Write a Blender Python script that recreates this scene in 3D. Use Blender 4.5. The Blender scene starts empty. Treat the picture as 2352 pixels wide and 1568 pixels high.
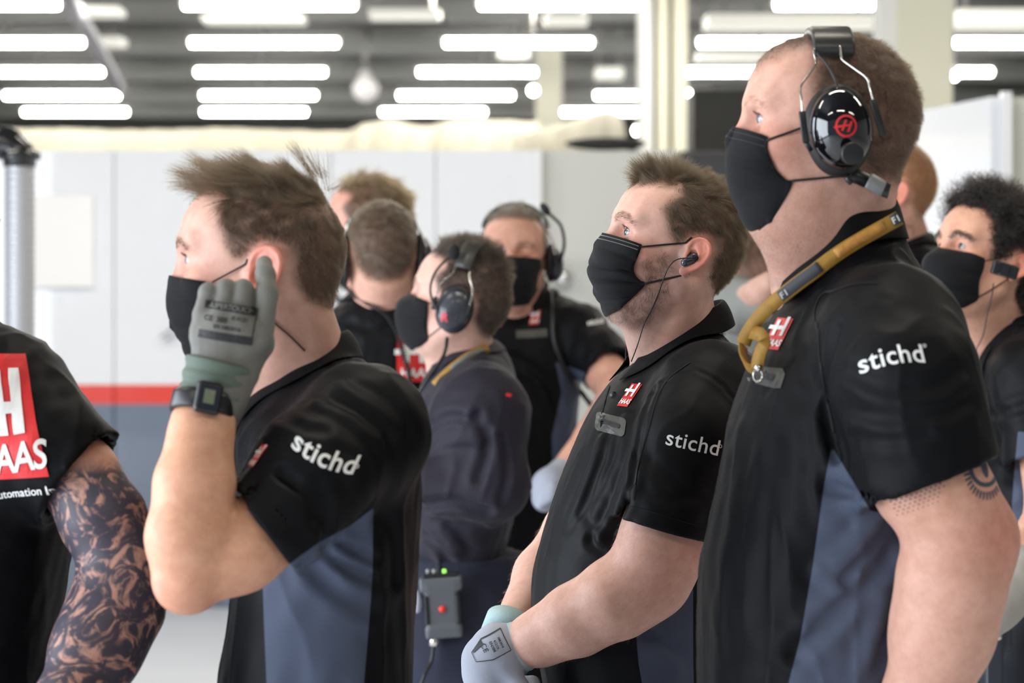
import bpy, bmesh, math, random
import numpy as np
from mathutils import Vector, Matrix
from mathutils.bvhtree import BVHTree
import time
T0 = time.time()
FPX = 6533.333      # focal length in pixels of the 2352 px wide frame (100 mm on 36 mm)
CX, HY, CAMZ = 1176.0, 635.0, 1.60
f32 = np.float32
def W(px, py, Y):
    """point seen at pixel (px, py) that stands Y metres from the camera"""
    return np.array([(px-CX)*Y/FPX, Y, CAMZ-(py-HY)*Y/FPX])
def toPx(P):
    P = np.asarray(P)
    return np.stack([CX+P[:,0]*FPX/P[:,1], HY-(P[:,2]-CAMZ)*FPX/P[:,1]], 1)
def M(r, Y):            # metres of r pixels at distance Y
    return r*Y/FPX
# ------------------------------------------------------------------ signed distance shapes
class S:
    def __init__(s, f, lo, hi): s.f=f; s.lo=np.array(lo,float); s.hi=np.array(hi,float)
    def __call__(s, P): return s.f(P)
def ell(c, r, R=None):
    c=np.array(c,f32); r=np.array(r,f32); m=float(max(r))
    Rm=None if R is None else np.array(R,f32)
    def f(P):
        q=P-c
        if Rm is not None: q=q@Rm
        k0=np.sqrt(((q/r)**2).sum(1)); k1=np.sqrt(((q/(r*r))**2).sum(1))+1e-9
        return np.where(k0<1e-4, -float(min(r)), k0*(k0-1)/k1)
    return S(f, c-m, c+m)
def cap(a, b, ra, rb=None, flat=None):
    """round cone; flat=(axis, factor) squeezes space along a unit axis"""
    rb=ra if rb is None else rb
    a=np.array(a,f32); b=np.array(b,f32); ba=b-a; L=float((ba*ba).sum())+1e-12
    def f(P):
        pa=P-a; h=np.clip((pa@ba)/L,0,1)
        d=pa-h[:,None]*ba
        if flat is not None:
            ax=np.array(flat[0],f32); t=d@ax; d=d+(t*(flat[1]-1))[:,None]*ax
            return (np.sqrt((d*d).sum(1))-(ra+(rb-ra)*h))/ (flat[1] if flat[1]>1 else 1)**.5
        return np.sqrt((d*d).sum(1))-(ra+(rb-ra)*h)
    m=max(ra,rb)*(1 if flat is None else max(1,1/flat[1]))
    return S(f, np.minimum(a,b)-m, np.maximum(a,b)+m)
def chain(pts, k=0.0, flat=None):
    """pts: [(xyz, r), ...]"""
    cs=[cap(pts[i][0],pts[i+1][0],pts[i][1],pts[i+1][1],flat) for i in range(len(pts)-1)]
    return uni(cs, k)
def _smin(a,b,k):
    if k<=0: return np.minimum(a,b)
    h=np.clip(.5+.5*(b-a)/k,0,1)
    return b+(a-b)*h-k*h*(1-h)
def uni(L, k=0.0):
    if len(L)==1: return L[0]
    def f(P):
        d=L[0].f(P)
        for s in L[1:]: d=_smin(d,s.f(P),k)
        return d
    return S(f, np.min([s.lo for s in L],0)-k*.3, np.max([s.hi for s in L],0)+k*.3)
def fast(s, m=.02):
    lo=s.lo.astype(f32)-f32(m); hi=s.hi.astype(f32)+f32(m)
    l0=s.lo.astype(f32); h0=s.hi.astype(f32)
    def f(P):
        q=np.maximum(np.maximum(l0-P,P-h0),0); d=np.sqrt((q*q).sum(1))
        i=((P>lo)&(P<hi)).all(1)
        if i.any(): d[i]=s.f(P[i])
        return d
    return S(f,s.lo,s.hi)
def sub(a, b, k=0.0):
    def f(P): return -_smin(-a.f(P), b.f(P), k)
    return S(f, a.lo, a.hi)
def inter(a, b, k=0.0):
    def f(P): return -_smin(-a.f(P), -b.f(P), k)
    return S(f, a.lo, a.hi)
def half(p, n):         # inside where (P-p).n < 0
    p=np.array(p,f32); n=np.array(n,f32); n=n/np.sqrt((n*n).sum())
    return S(lambda P:(P-p)@n, [-9]*3, [9]*3)
def off(a, r): return S(lambda P:a.f(P)-r, a.lo-r, a.hi+r)
def disp(a, g, m=.015): return S(lambda P:a.f(P)+g(P).astype(f32), a.lo-m, a.hi+m)
def box(c, h, r=.004, R=None):
    c=np.array(c,f32); h=np.array(h,f32)-r; Rm=None if R is None else np.array(R,f32)
    def f(P):
        q=P-c
        if Rm is not None: q=q@Rm
        q=np.abs(q)-h
        return np.sqrt((np.maximum(q,0)**2).sum(1))+np.minimum(q.max(1),0)-r
    m=float(np.sqrt(((h+r)**2).sum())) if R is not None else (h+r)
    return S(f, c-m, c+m)
def xf(a, R, t, s=1.0):
    """place a shape made in a local frame: world = R @ (s*local) + t"""
    R=np.array(R,f32); t=np.array(t,f32)
    cs=np.array([[x,y,z] for x in (a.lo[0],a.hi[0]) for y in (a.lo[1],a.hi[1]) for z in (a.lo[2],a.hi[2])])
    w=(cs*s)@R.T.astype(float)+t
    return S(lambda P:a.f(((P-t)@R)/f32(s))*f32(s), w.min(0), w.max(0))
def loft(rows, n=2.3):
    """rows: (z, cx, cy, a, b) from low to high: a stack of rounded sections"""
    rows=sorted(rows); A=np.array(rows,float)
    zs=np.linspace(A[0,0],A[-1,0],200)
    def sm(v):
        y=np.interp(zs,A[:,0],v); ker=np.hanning(25); ker/=ker.sum()
        yp=np.concatenate([2*y[0]-y[12:0:-1],y,2*y[-1]-y[-2:-14:-1]]); return np.convolve(yp,ker,'valid')
    T=[sm(A[:,i]) for i in (1,2,3,4)]
    zlo,zhi=A[0,0],A[-1,0]
    def f(P):
        z=P[:,2]; cx,cy,a,b=[np.interp(z,zs,t).astype(f32) for t in T]
        u=np.abs(P[:,0]-cx)/a; v=np.abs(P[:,1]-cy)/b
        k=(u**n+v**n)**(1/n)
        m=np.minimum(a,b)
        d=(k-1)*m*np.where(k>1,1,1)
        dz=np.maximum(zlo-z, z-zhi)
        return np.maximum(d,dz)
    return S(f,[ (A[:,1]-A[:,3]).min(),(A[:,2]-A[:,4]).min(),zlo],[(A[:,1]+A[:,3]).max(),(A[:,2]+A[:,4]).max(),zhi])
_NK={}
def nz(P, scale, seed=0, oct=1):
    """smooth pseudo noise in about -1..1; scale = feature size in metres"""
    out=0; amp=1; tot=0
    for o in range(oct):
        key=(seed,o)
        if key not in _NK:
            r=np.random.RandomState(seed*17+o+3); k=r.randn(6,3); k/=np.linalg.norm(k,axis=1)[:,None]
            _NK[key]=(k*(r.uniform(.6,1.4,6)[:,None]), r.uniform(0,6.28,6))
        k,ph=_NK[key]
        kk=(k*(6.28/(scale*2))*(2**o)).astype(f32)
        v=np.sin(P@kk.T+ph.astype(f32)).sum(1)/2.6
        out=out+v*amp; tot+=amp; amp*=.5
    return out/tot
# ------------------------------------------------------------------ surface nets
def mesher(s, h, lo=None, hi=None, it=3, pad=2):
    it=min(it,2)
    lo=np.array(s.lo if lo is None else lo,float)-pad*h; hi=np.array(s.hi if hi is None else hi,float)+pad*h
    B=12
    nb=np.maximum(1,np.ceil((hi-lo)/(B*h)).astype(int)); n=nb*B+1
    bi=np.stack(np.meshgrid(*[np.arange(k) for k in nb],indexing='ij'),-1).reshape(-1,3)
    cen=(lo+(bi+.5)*B*h).astype(f32)
    d=s.f(cen)
    vol=np.empty(n,f32)
    big=np.repeat(np.repeat(np.repeat(d.reshape(nb),B,0),B,1),B,2)
    vol[:-1,:-1,:-1]=big; vol[-1]=9;vol[:,-1]=9;vol[:,:,-1]=9
    act=bi[np.abs(d)<B*h*.87*1.55+.012]
    g=np.stack(np.meshgrid(*[np.arange(B+1)]*3,indexing='ij'),-1).reshape(-1,3)
    for i in range(0,len(act),120):
        a=act[i:i+120]
        idx=(a[:,None,:]*B+g[None]).reshape(-1,3)
        v=s.f((lo+idx*h).astype(f32))
        vol[idx[:,0],idx[:,1],idx[:,2]]=v
    for ax in range(3):   # close at the bounds
        sl=[slice(None)]*3; sl[ax]=0; vol[tuple(sl)]=np.maximum(vol[tuple(sl)],.001); sl[ax]=-1; vol[tuple(sl)]=np.maximum(vol[tuple(sl)],.001)
    sg=vol<0
    c=np.zeros(n-1,np.int8)
    for x in (0,1):
        for y in (0,1):
            for z in (0,1): c+=sg[x:n[0]-1+x,y:n[1]-1+y,z:n[2]-1+z]
    cells=np.argwhere((c>0)&(c<8))
    if len(cells)==0: return np.zeros((0,3)),np.zeros((0,4),int)
    vid=-np.ones(n-1,np.int32); vid[cells[:,0],cells[:,1],cells[:,2]]=np.arange(len(cells))
    acc=np.zeros((len(cells),3)); cnt=np.zeros(len(cells))
    cor=[(x,y,z) for x in (0,1) for y in (0,1) for z in (0,1)]
    for a in cor:
        for ax in range(3):
            if a[ax]: continue
            b=list(a); b[ax]=1
            va=vol[cells[:,0]+a[0],cells[:,1]+a[1],cells[:,2]+a[2]]; vb=vol[cells[:,0]+b[0],cells[:,1]+b[1],cells[:,2]+b[2]]
            m=(va<0)!=(vb<0); t=np.where(m,va/np.where(m,va-vb,1),0)
            p=np.tile(np.array(a,float),(len(cells),1)); p[:,ax]+=t
            acc+=p*m[:,None]; cnt+=m
    V=lo+(cells+acc/cnt[:,None])*h
    F=[]
    for ax in range(3):
        o=[(ax+1)%3,(ax+2)%3]
        s0=[slice(None)]*3; s1=[slice(None)]*3; s0[ax]=slice(0,n[ax]-1); s1[ax]=slice(1,n[ax])
        ch=np.argwhere(sg[tuple(s0)]!=sg[tuple(s1)])
        ok=(ch[:,o[0]]>0)&(ch[:,o[0]]<n[o[0]]-1)&(ch[:,o[1]]>0)&(ch[:,o[1]]<n[o[1]]-1); ch=ch[ok]
        q=[]
        for du,dv in ((-1,-1),(0,-1),(0,0),(-1,0)):
            k=ch.copy(); k[:,o[0]]+=du; k[:,o[1]]+=dv; q.append(vid[k[:,0],k[:,1],k[:,2]])
        q=np.stack(q,1); flip=~sg[ch[:,0],ch[:,1],ch[:,2]]
        q[flip]=q[flip][:,::-1]; F.append(q)
    F=np.concatenate(F); F=F[(F>=0).all(1)]
    e=h*.3
    for _ in range(it):
        P=V.astype(f32); d0=s.f(P); g=np.zeros_like(V)
        for ax in range(3):
            dv=np.zeros(3,f32); dv[ax]=e
            g[:,ax]=(s.f(P+dv)-d0)/e
        g2=(g*g).sum(1)+1e-3
        st=np.clip(d0/g2,-h*.5,h*.5)
        V=V-g*st[:,None]*.8
    return V,F
# ------------------------------------------------------------------ blender objects
COL=bpy.context.scene.collection
def mk(name, V, F, mat=None, parent=None, smooth=True, attrs=None, cols=None):
    me=bpy.data.meshes.new(name)
    V=np.asarray(V,float)
    if isinstance(F,np.ndarray):
        n=len(F); k=F.shape[1]
        me.vertices.add(len(V)); me.vertices.foreach_set('co',V.astype(f32).ravel())
        me.loops.add(n*k); me.loops.foreach_set('vertex_index',F.astype(np.int32).ravel())
        me.polygons.add(n); me.polygons.foreach_set('loop_start',(np.arange(n)*k).astype(np.int32))
        me.update(calc_edges=True)
    else: me.from_pydata([tuple(map(float,v)) for v in V],[],[tuple(map(int,f)) for f in F])
    if smooth: me.polygons.foreach_set('use_smooth',np.ones(len(me.polygons),bool))
    if attrs:
        for k,v in attrs.items():
            a=me.attributes.new(k,'FLOAT','POINT'); a.data.foreach_set('value',np.asarray(v,f32))
    if cols is not None:
        a=me.attributes.new('Col','FLOAT_COLOR','POINT'); c=np.ones((len(V),4),f32); c[:,:3]=cols; a.data.foreach_set('color',c.ravel())
    if mat: me.materials.append(mat)
    o=bpy.data.objects.new(name,me); COL.objects.link(o)
    if parent: o.parent=parent
    return o
def tag(o,label=None,cat=None,group=None,kind=None):
    if label: o['label']=label
    if cat: o['category']=cat
    if group: o['group']=group
    if kind: o['kind']=kind
    return o
def empty(name,loc=(0,0,0)):
    o=bpy.data.objects.new(name,None); COL.objects.link(o); o.location=tuple(map(float,loc)); return o
def sobj(name, s, h, mat, parent=None, it=3, **kw):
    V,F=mesher(s,h,it=it)
    o=mk(name,V,F,mat,None,**kw)
    if parent is not None: setpar(o,parent)
    return o
def setpar(o,p):
    o.parent=p
    bpy.context.view_layer.update()
    o.matrix_parent_inverse=p.matrix_world.inverted() if p.type=='EMPTY' else Matrix()
def rotate(yaw,pitch,roll=0):
    y,p,r=[math.radians(a) for a in (yaw,pitch,roll)]
    return np.array((Matrix.Rotation(y,3,'Z')@Matrix.Rotation(p,3,'Y')@Matrix.Rotation(r,3,'X')))
def spline(pts, n=12):
    """catmull rom through pts, n samples per span"""
    P=np.array(pts,float); 
    if len(P)<3: return np.linspace(P[0],P[-1],n+1)
    Q=np.vstack([2*P[0]-P[1],P,2*P[-1]-P[-2]]); out=[]
    for i in range(1,len(Q)-2):
        for t in np.linspace(0,1,n,endpoint=False):
            a,b,c,d=Q[i-1],Q[i],Q[i+1],Q[i+2]
            out.append(.5*((2*b)+(-a+c)*t+(2*a-5*b+4*c-d)*t*t+(-a+3*b-3*c+d)*t**3))
    out.append(P[-1]); return np.array(out)
def tubeVF(pts, r, seg=10, flat=None):
    """tube round a polyline; r number or list; flat=(vector, w, t): ribbon of half width w and half thickness t"""
    P=np.array(pts,float); n=len(P); rr=np.ones(n)*r if np.isscalar(r) else np.interp(np.linspace(0,1,n),np.linspace(0,1,len(r)),r)
    T=np.gradient(P,axis=0); T/=np.linalg.norm(T,axis=1)[:,None]+1e-12
    up=np.array([0,0,1.]) if abs(T[0][2])<.9 else np.array([1.,0,0])
    N=np.cross(T[0],up); N/=np.linalg.norm(N); V=[]
    for i in range(n):
        N=N-T[i]*(N@T[i]); N/=np.linalg.norm(N)+1e-12; Bv=np.cross(T[i],N)
        for j in range(seg):
            a=2*math.pi*j/seg; V.append(P[i]+rr[i]*(math.cos(a)*N+math.sin(a)*Bv))
    F=[(i*seg+j,i*seg+(j+1)%seg,(i+1)*seg+(j+1)%seg,(i+1)*seg+j) for i in range(n-1) for j in range(seg)]
    F.append(tuple(range(seg))[::-1]); F.append(tuple((n-1)*seg+j for j in range(seg)))
    return np.array(V),F
def tube(name,pts,r,mat,parent=None,seg=10,sm=True):
    V,F=tubeVF(pts,r,seg); o=mk(name,V,F,mat,smooth=sm)
    if parent is not None: setpar(o,parent)
    return o
def ribbonVF(pts, nrm, w, t):
    """flat strap along pts with face normals nrm"""
    P=np.array(pts,float); Nn=np.array(nrm,float); Nn/=np.linalg.norm(Nn,axis=1)[:,None]
    T=np.gradient(P,axis=0); T/=np.linalg.norm(T,axis=1)[:,None]
    Sd=np.cross(T,Nn); Sd/=np.linalg.norm(Sd,axis=1)[:,None]; V=[]
    w=np.ones(len(P))*w
    for i in range(len(P)):
        for a,b in ((-1,-1),(1,-1),(1,1),(-1,1)): V.append(P[i]+Sd[i]*a*w[i]+Nn[i]*b*t)
    F=[(i*4+j,i*4+(j+1)%4,(i+1)*4+(j+1)%4,(i+1)*4+j) for i in range(len(P)-1) for j in range(4)]
    F+= [(3,2,1,0),tuple((len(P)-1)*4+j for j in range(4))]
    return np.array(V),F
def cat(*VF):
    V=[];F=[];n=0
    for v,f in VF:
        V.append(np.asarray(v)); F+= [tuple(int(i)+n for i in q) for q in f]; n+=len(v)
    return np.vstack(V),F
def boxVF(c,h,R=None):
    v=np.array([[x,y,z] for x in (-1,1) for y in (-1,1) for z in (-1,1)],float)*np.array(h)
    if R is not None: v=v@np.array(R).T
    return v+np.array(c), [(0,1,3,2),(4,6,7,5),(0,4,5,1),(2,3,7,6),(0,2,6,4),(1,5,7,3)]
def bevel(o,w=.003,s=2):
    m=o.modifiers.new('bevel','BEVEL'); m.width=w; m.segments=s; m.limit_method='ANGLE'; return o
def sdpoly(P, poly):
    """signed distance of 2D points to a closed polygon, negative inside"""
    P=np.asarray(P,float); poly=np.asarray(poly,float); n=len(poly)
    d=np.full(len(P),1e9); ins=np.zeros(len(P),bool)
    for i in range(n):
        a=poly[i]; b=poly[(i+1)%n]; e=b-a; w=P-a
        t=np.clip((w@e)/(e@e+1e-12),0,1); q=w-t[:,None]*e; d=np.minimum(d,(q*q).sum(1))
        c=((a[1]>P[:,1])!=(b[1]>P[:,1])); 
        with np.errstate(all='ignore'): xx=(b[0]-a[0])*(P[:,1]-a[1])/(b[1]-a[1]+1e-15)+a[0]
        ins^= c&(P[:,0]<xx)
    return np.where(ins,-1,1)*np.sqrt(d)
def dline(P, line):
    """distance of points (any dimension) to a polyline"""
    P=np.asarray(P,f32); L=np.asarray(line,f32); d=np.full(len(P),1e9,f32)
    for i in range(len(L)-1):
        a=L[i]; e=L[i+1]-a; w=P-a; t=np.clip((w@e)/(e@e+1e-12),0,1); q=w-t[:,None]*e; d=np.minimum(d,(q*q).sum(1))
    return np.sqrt(d)
# ------------------------------------------------------------------ materials
def newmat(name):
    m=bpy.data.materials.new(name); m.use_nodes=True; nt=m.node_tree; return m,nt,nt.nodes['Principled BSDF']
def srgb(r,g,b):
    f=lambda c:(c/255/12.92) if c/255<=.04045 else ((c/255+.055)/1.055)**2.4
    return (f(r),f(g),f(b))
MATS={}
def mat(name, col, rough=.5, metal=0, spec=.5, sheen=0, coat=0, emit=None, es=0, bump=0, bscale=200, var=0, vscale=20, sheencol=(1,1,1)):
    if name in MATS: return MATS[name]
    m,nt,b=newmat(name); N=nt.nodes; L=nt.links
    b.inputs['Base Color'].default_value=(*col,1); b.inputs['Roughness'].default_value=rough; b.inputs['Metallic'].default_value=metal
    b.inputs['Specular IOR Level'].default_value=spec
    if sheen: b.inputs['Sheen Weight'].default_value=sheen*.25; b.inputs['Sheen Roughness'].default_value=.4; b.inputs['Sheen Tint'].default_value=(*sheencol,1)
    if coat: b.inputs['Coat Weight'].default_value=coat; b.inputs['Coat Roughness'].default_value=.05
    if emit: b.inputs['Emission Color'].default_value=(*emit,1); b.inputs['Emission Strength'].default_value=es
    tc=N.new('ShaderNodeTexCoord')
    if bump:
        n=N.new('ShaderNodeTexNoise'); n.inputs['Scale'].default_value=bscale; n.inputs['Detail'].default_value=3; L.new(tc.outputs['Object'],n.inputs['Vector'])
        bp=N.new('ShaderNodeBump'); bp.inputs['Strength'].default_value=bump; bp.inputs['Distance'].default_value=.002; L.new(n.outputs['Fac'],bp.inputs['Height']); L.new(bp.outputs['Normal'],b.inputs['Normal'])
    if var:
        n=N.new('ShaderNodeTexNoise'); n.inputs['Scale'].default_value=vscale; n.inputs['Detail'].default_value=4; L.new(tc.outputs['Object'],n.inputs['Vector'])
        mx=N.new('ShaderNodeMix'); mx.data_type='RGBA'; mx.blend_type='MULTIPLY'; mx.inputs['Factor'].default_value=1
        mx.inputs['A'].default_value=(*col,1)
        cr=N.new('ShaderNodeValToRGB'); cr.color_ramp.elements[0].position=.3; cr.color_ramp.elements[1].position=.7
        v=1-var; cr.color_ramp.elements[0].color=(v,v,v,1); cr.color_ramp.elements[1].color=(1,1,1,1)
        L.new(n.outputs['Fac'],cr.inputs['Fac']); L.new(cr.outputs['Color'],mx.inputs['B']); L.new(mx.outputs['Result'],b.inputs['Base Color'])
    MATS[name]=m; return m
def shirt_mat(name, dark, panel, sheen=.25):
    """dark jersey with side panels of another colour where the attribute 'panel' is below zero"""
    if name in MATS: return MATS[name]
    m,nt,b=newmat(name); N=nt.nodes; L=nt.links
    a=N.new('ShaderNodeAttribute'); a.attribute_name='panel'
    mr=N.new('ShaderNodeMapRange'); mr.inputs['From Min'].default_value=-.0006; mr.inputs['From Max'].default_value=.0006; mr.inputs['To Min'].default_value=1; mr.inputs['To Max'].default_value=0
    L.new(a.outputs['Fac'],mr.inputs['Value'])
    mx=N.new('ShaderNodeMix'); mx.data_type='RGBA'; mx.inputs['A'].default_value=(*dark,1); mx.inputs['B'].default_value=(*panel,1)
    L.new(mr.outputs['Result'],mx.inputs['Factor']); L.new(mx.outputs['Result'],b.inputs['Base Color'])
    b.inputs['Roughness'].default_value=.55; b.inputs['Specular IOR Level'].default_value=.14
    b.inputs['Sheen Weight'].default_value=sheen*.06; b.inputs['Sheen Roughness'].default_value=.35
    tc=N.new('ShaderNodeTexCoord'); n=N.new('ShaderNodeTexNoise'); n.inputs['Scale'].default_value=900; n.inputs['Detail'].default_value=1; L.new(tc.outputs['Object'],n.inputs['Vector'])
    bp=N.new('ShaderNodeBump'); bp.inputs['Strength'].default_value=.12; bp.inputs['Distance'].default_value=.001; L.new(n.outputs['Fac'],bp.inputs['Height']); L.new(bp.outputs['Normal'],b.inputs['Normal'])
    MATS[name]=m; return m
def skin_mat(name='skin', ink=False):
    """skin from the colour attribute 'Col'; where attribute 'ink' is 1 it is tattooed"""
    if name in MATS: return MATS[name]
    m,nt,b=newmat(name); N=nt.nodes; L=nt.links
    a=N.new('ShaderNodeAttribute'); a.attribute_name='Col'; tc=N.new('ShaderNodeTexCoord')
    n=N.new('ShaderNodeTexNoise'); n.inputs['Scale'].default_value=55; n.inputs['Detail'].default_value=5; n.inputs['Roughness'].default_value=.65; L.new(tc.outputs['Object'],n.inputs['Vector'])
    cr=N.new('ShaderNodeValToRGB'); e=cr.color_ramp.elements; e[0].position=.32; e[1].position=.68; e[0].color=(.84,.74,.70,1); e[1].color=(1.06,1.04,1.03,1)
    L.new(n.outputs['Fac'],cr.inputs['Fac'])
    mx=N.new('ShaderNodeMix'); mx.data_type='RGBA'; mx.blend_type='MULTIPLY'; mx.inputs['Factor'].default_value=.8; L.new(a.outputs['Color'],mx.inputs['A']); L.new(cr.outputs['Color'],mx.inputs['B'])
    last=mx.outputs['Result']
    if ink:
        ia=N.new('ShaderNodeAttribute'); ia.attribute_name='ink'
        w=N.new('ShaderNodeTexNoise'); w.inputs['Scale'].default_value=24; w.inputs['Detail'].default_value=6; w.inputs['Distortion'].default_value=3.2; w.inputs['Roughness'].default_value=.55; L.new(tc.outputs['Object'],w.inputs['Vector'])
        wv=N.new('ShaderNodeTexWave'); wv.inputs['Scale'].default_value=9; wv.inputs['Distortion'].default_value=14; wv.inputs['Detail'].default_value=3; wv.inputs['Detail Scale'].default_value=2.2; L.new(tc.outputs['Object'],wv.inputs['Vector'])
        ad=N.new('ShaderNodeMath'); ad.operation='MULTIPLY_ADD'; L.new(w.outputs['Fac'],ad.inputs[0]); ad.inputs[1].default_value=1.0; wv.inputs['Scale'].default_value=6; hf=N.new('ShaderNodeMath'); hf.operation='MULTIPLY'; hf.inputs[1].default_value=.62; L.new(wv.outputs['Fac'],hf.inputs[0]); L.new(hf.outputs[0],ad.inputs[2])
        r2=N.new('ShaderNodeValToRGB'); r2.color_ramp.elements[0].position=.72; r2.color_ramp.elements[1].position=1.22/1.3; r2.color_ramp.elements[0].color=(1,1,1,1); r2.color_ramp.elements[1].color=(.05,.05,.05,1)
        r2.color_ramp.elements[0].position=.50; r2.color_ramp.elements[1].position=.64; r2.color_ramp.elements[0].color=(.96,.96,.96,1); r2.color_ramp.elements[1].color=(.30,.30,.30,1)
        L.new(w.outputs['Fac'],r2.inputs['Fac'])
        mu=N.new('ShaderNodeMath'); mu.operation='MULTIPLY'; L.new(r2.outputs['Color'],mu.inputs[0]); L.new(ia.outputs['Fac'],mu.inputs[1])
        mi=N.new('ShaderNodeMix'); mi.data_type='RGBA'; L.new(mu.outputs[0],mi.inputs['Factor']); L.new(last,mi.inputs['A']); mi.inputs['B'].default_value=(.030,.036,.062,1)
        last=mi.outputs['Result']
    L.new(last,b.inputs['Base Color'])
    b.inputs['Roughness'].default_value=.5; b.inputs['Specular IOR Level'].default_value=.4
    b.inputs['Subsurface Weight'].default_value=.18; b.inputs['Subsurface Radius'].default_value=(1,.35,.2); b.inputs['Subsurface Scale'].default_value=.006
    n2=N.new('ShaderNodeTexNoise'); n2.inputs['Scale'].default_value=420; n2.inputs['Detail'].default_value=3; L.new(tc.outputs['Object'],n2.inputs['Vector'])
    bp=N.new('ShaderNodeBump'); bp.inputs['Strength'].default_value=.18; bp.inputs['Distance'].default_value=.001; L.new(n2.outputs['Fac'],bp.inputs['Height']); L.new(bp.outputs['Normal'],b.inputs['Normal'])
    MATS[name]=m; return m
def hair_mat(name, col, col2=None):
    if name in MATS: return MATS[name]
    m,nt,b=newmat(name); N=nt.nodes; L=nt.links
    hi=N.new('ShaderNodeHairInfo'); mx=N.new('ShaderNodeMix'); mx.data_type='RGBA'
    c2=col2 or tuple(min(1,c*1.9) for c in col)
    mx.inputs['A'].default_value=(*col,1); mx.inputs['B'].default_value=(*c2,1); L.new(hi.outputs['Random'],mx.inputs['Factor'])
    h=N.new('ShaderNodeBsdfHairPrincipled'); h.parametrization='COLOR'
    L.new(mx.outputs['Result'],h.inputs['Color']); h.inputs['Roughness'].default_value=.48; h.inputs['Radial Roughness'].default_value=.6
    L.new(h.outputs[0],N['Material Output'].inputs['Surface']); N.remove(b)
    MATS[name]=m; return m
# ------------------------------------------------------------------ heads
SKIN=np.array([.71,.45,.365])
class Head:
    def __init__(s, px, py, Y, sc=1.0, yaw=0, pitch=0, roll=0, vox=.002):
        s.c=W(px,py,Y); s.s=sc; s.R=rotate(yaw,pitch,roll); s.vox=vox
    def wor(s,p): return (np.asarray(p,float)*s.s)@s.R.T+s.c
    def loc(s,P): return ((np.asarray(P,float)-s.c)@s.R)/s.s
    def dirw(s,d): return np.asarray(d,float)@s.R.T
    def pix(s,px,py,ly=0.0):
        cam=np.array([0,0,CAMZ]); d=W(px,py,1.0)-cam
        o=(cam-s.c)@s.R/s.s; dd=d@s.R/s.s
        t=(ly-o[1])/dd[1]; return o+t*dd
def ear_sdf(sd, k=1.0, tilt=8, dx=0.0):
    """ear in head local space, side sd (-1 = the side turned to -y)"""
    a=math.radians(tilt)
    def E(u,v,w):
        u2=u*math.cos(a)+v*math.sin(a); v2=-u*math.sin(a)+v*math.cos(a)
        return np.array([.006+dx+u2*k, sd*(.071+w*k), .000+v2*k])
    hx=[(-.003,.003,.006),(-.005,.012,.005),(-.003,.022,.007),(.004,.030,.010),(.014,.032,.014),(.023,.027,.018),(.028,.016,.021),(.027,.003,.021),(.022,-.009,.018),(.014,-.019,.012),(.006,-.026,.008)]
    hs=spline(hx,3)
    helix=chain([(E(*p),.0034*k) for p in hs])
    lobe=ell(E(.003,-.026,.006),np.array([.0075,.0045,.008])*k)
    anti=chain([(E(*p),.0032*k) for p in [(.008,.019,.010),(.016,.014,.013),(.019,.004,.014),(.016,-.008,.012),(.008,-.017,.008)]])
    plate=uni([chain([(E(*p),r*k) for p,r in [((.003,.020,.002),.007),((.012,.022,.007),.0075),((.018,.010,.011),.0078),((.016,-.004,.009),.0075),((.007,-.016,.004),.007)]]),chain([(E(*p),.0050*k) for p in [(.006,.027,.007),(.017,.027,.012),(.024,.015,.0165),(.023,.002,.0165),(.018,-.009,.013),(.010,-.019,.008)]])],.004*k)
    core=cap(E(.002,0,-.004),E(.012,.006,.002),.014*k,.013*k)
    trag=ell(E(-.003,-.001,.006),np.array([.0035,.003,.0055])*k)
    e=uni([plate,core],.006*k); e=sub(e,ell(E(.006,.000,.012),np.array([.0085,.010,.012])*k),.004*k)
    e=uni([e,helix,anti],.003*k); e=uni([e,lobe,trag],.005*k)
    return sub(e,ell(E(.0035,-.001,.004),np.array([.0055,.009,.007])*k),.002*k)
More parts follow.
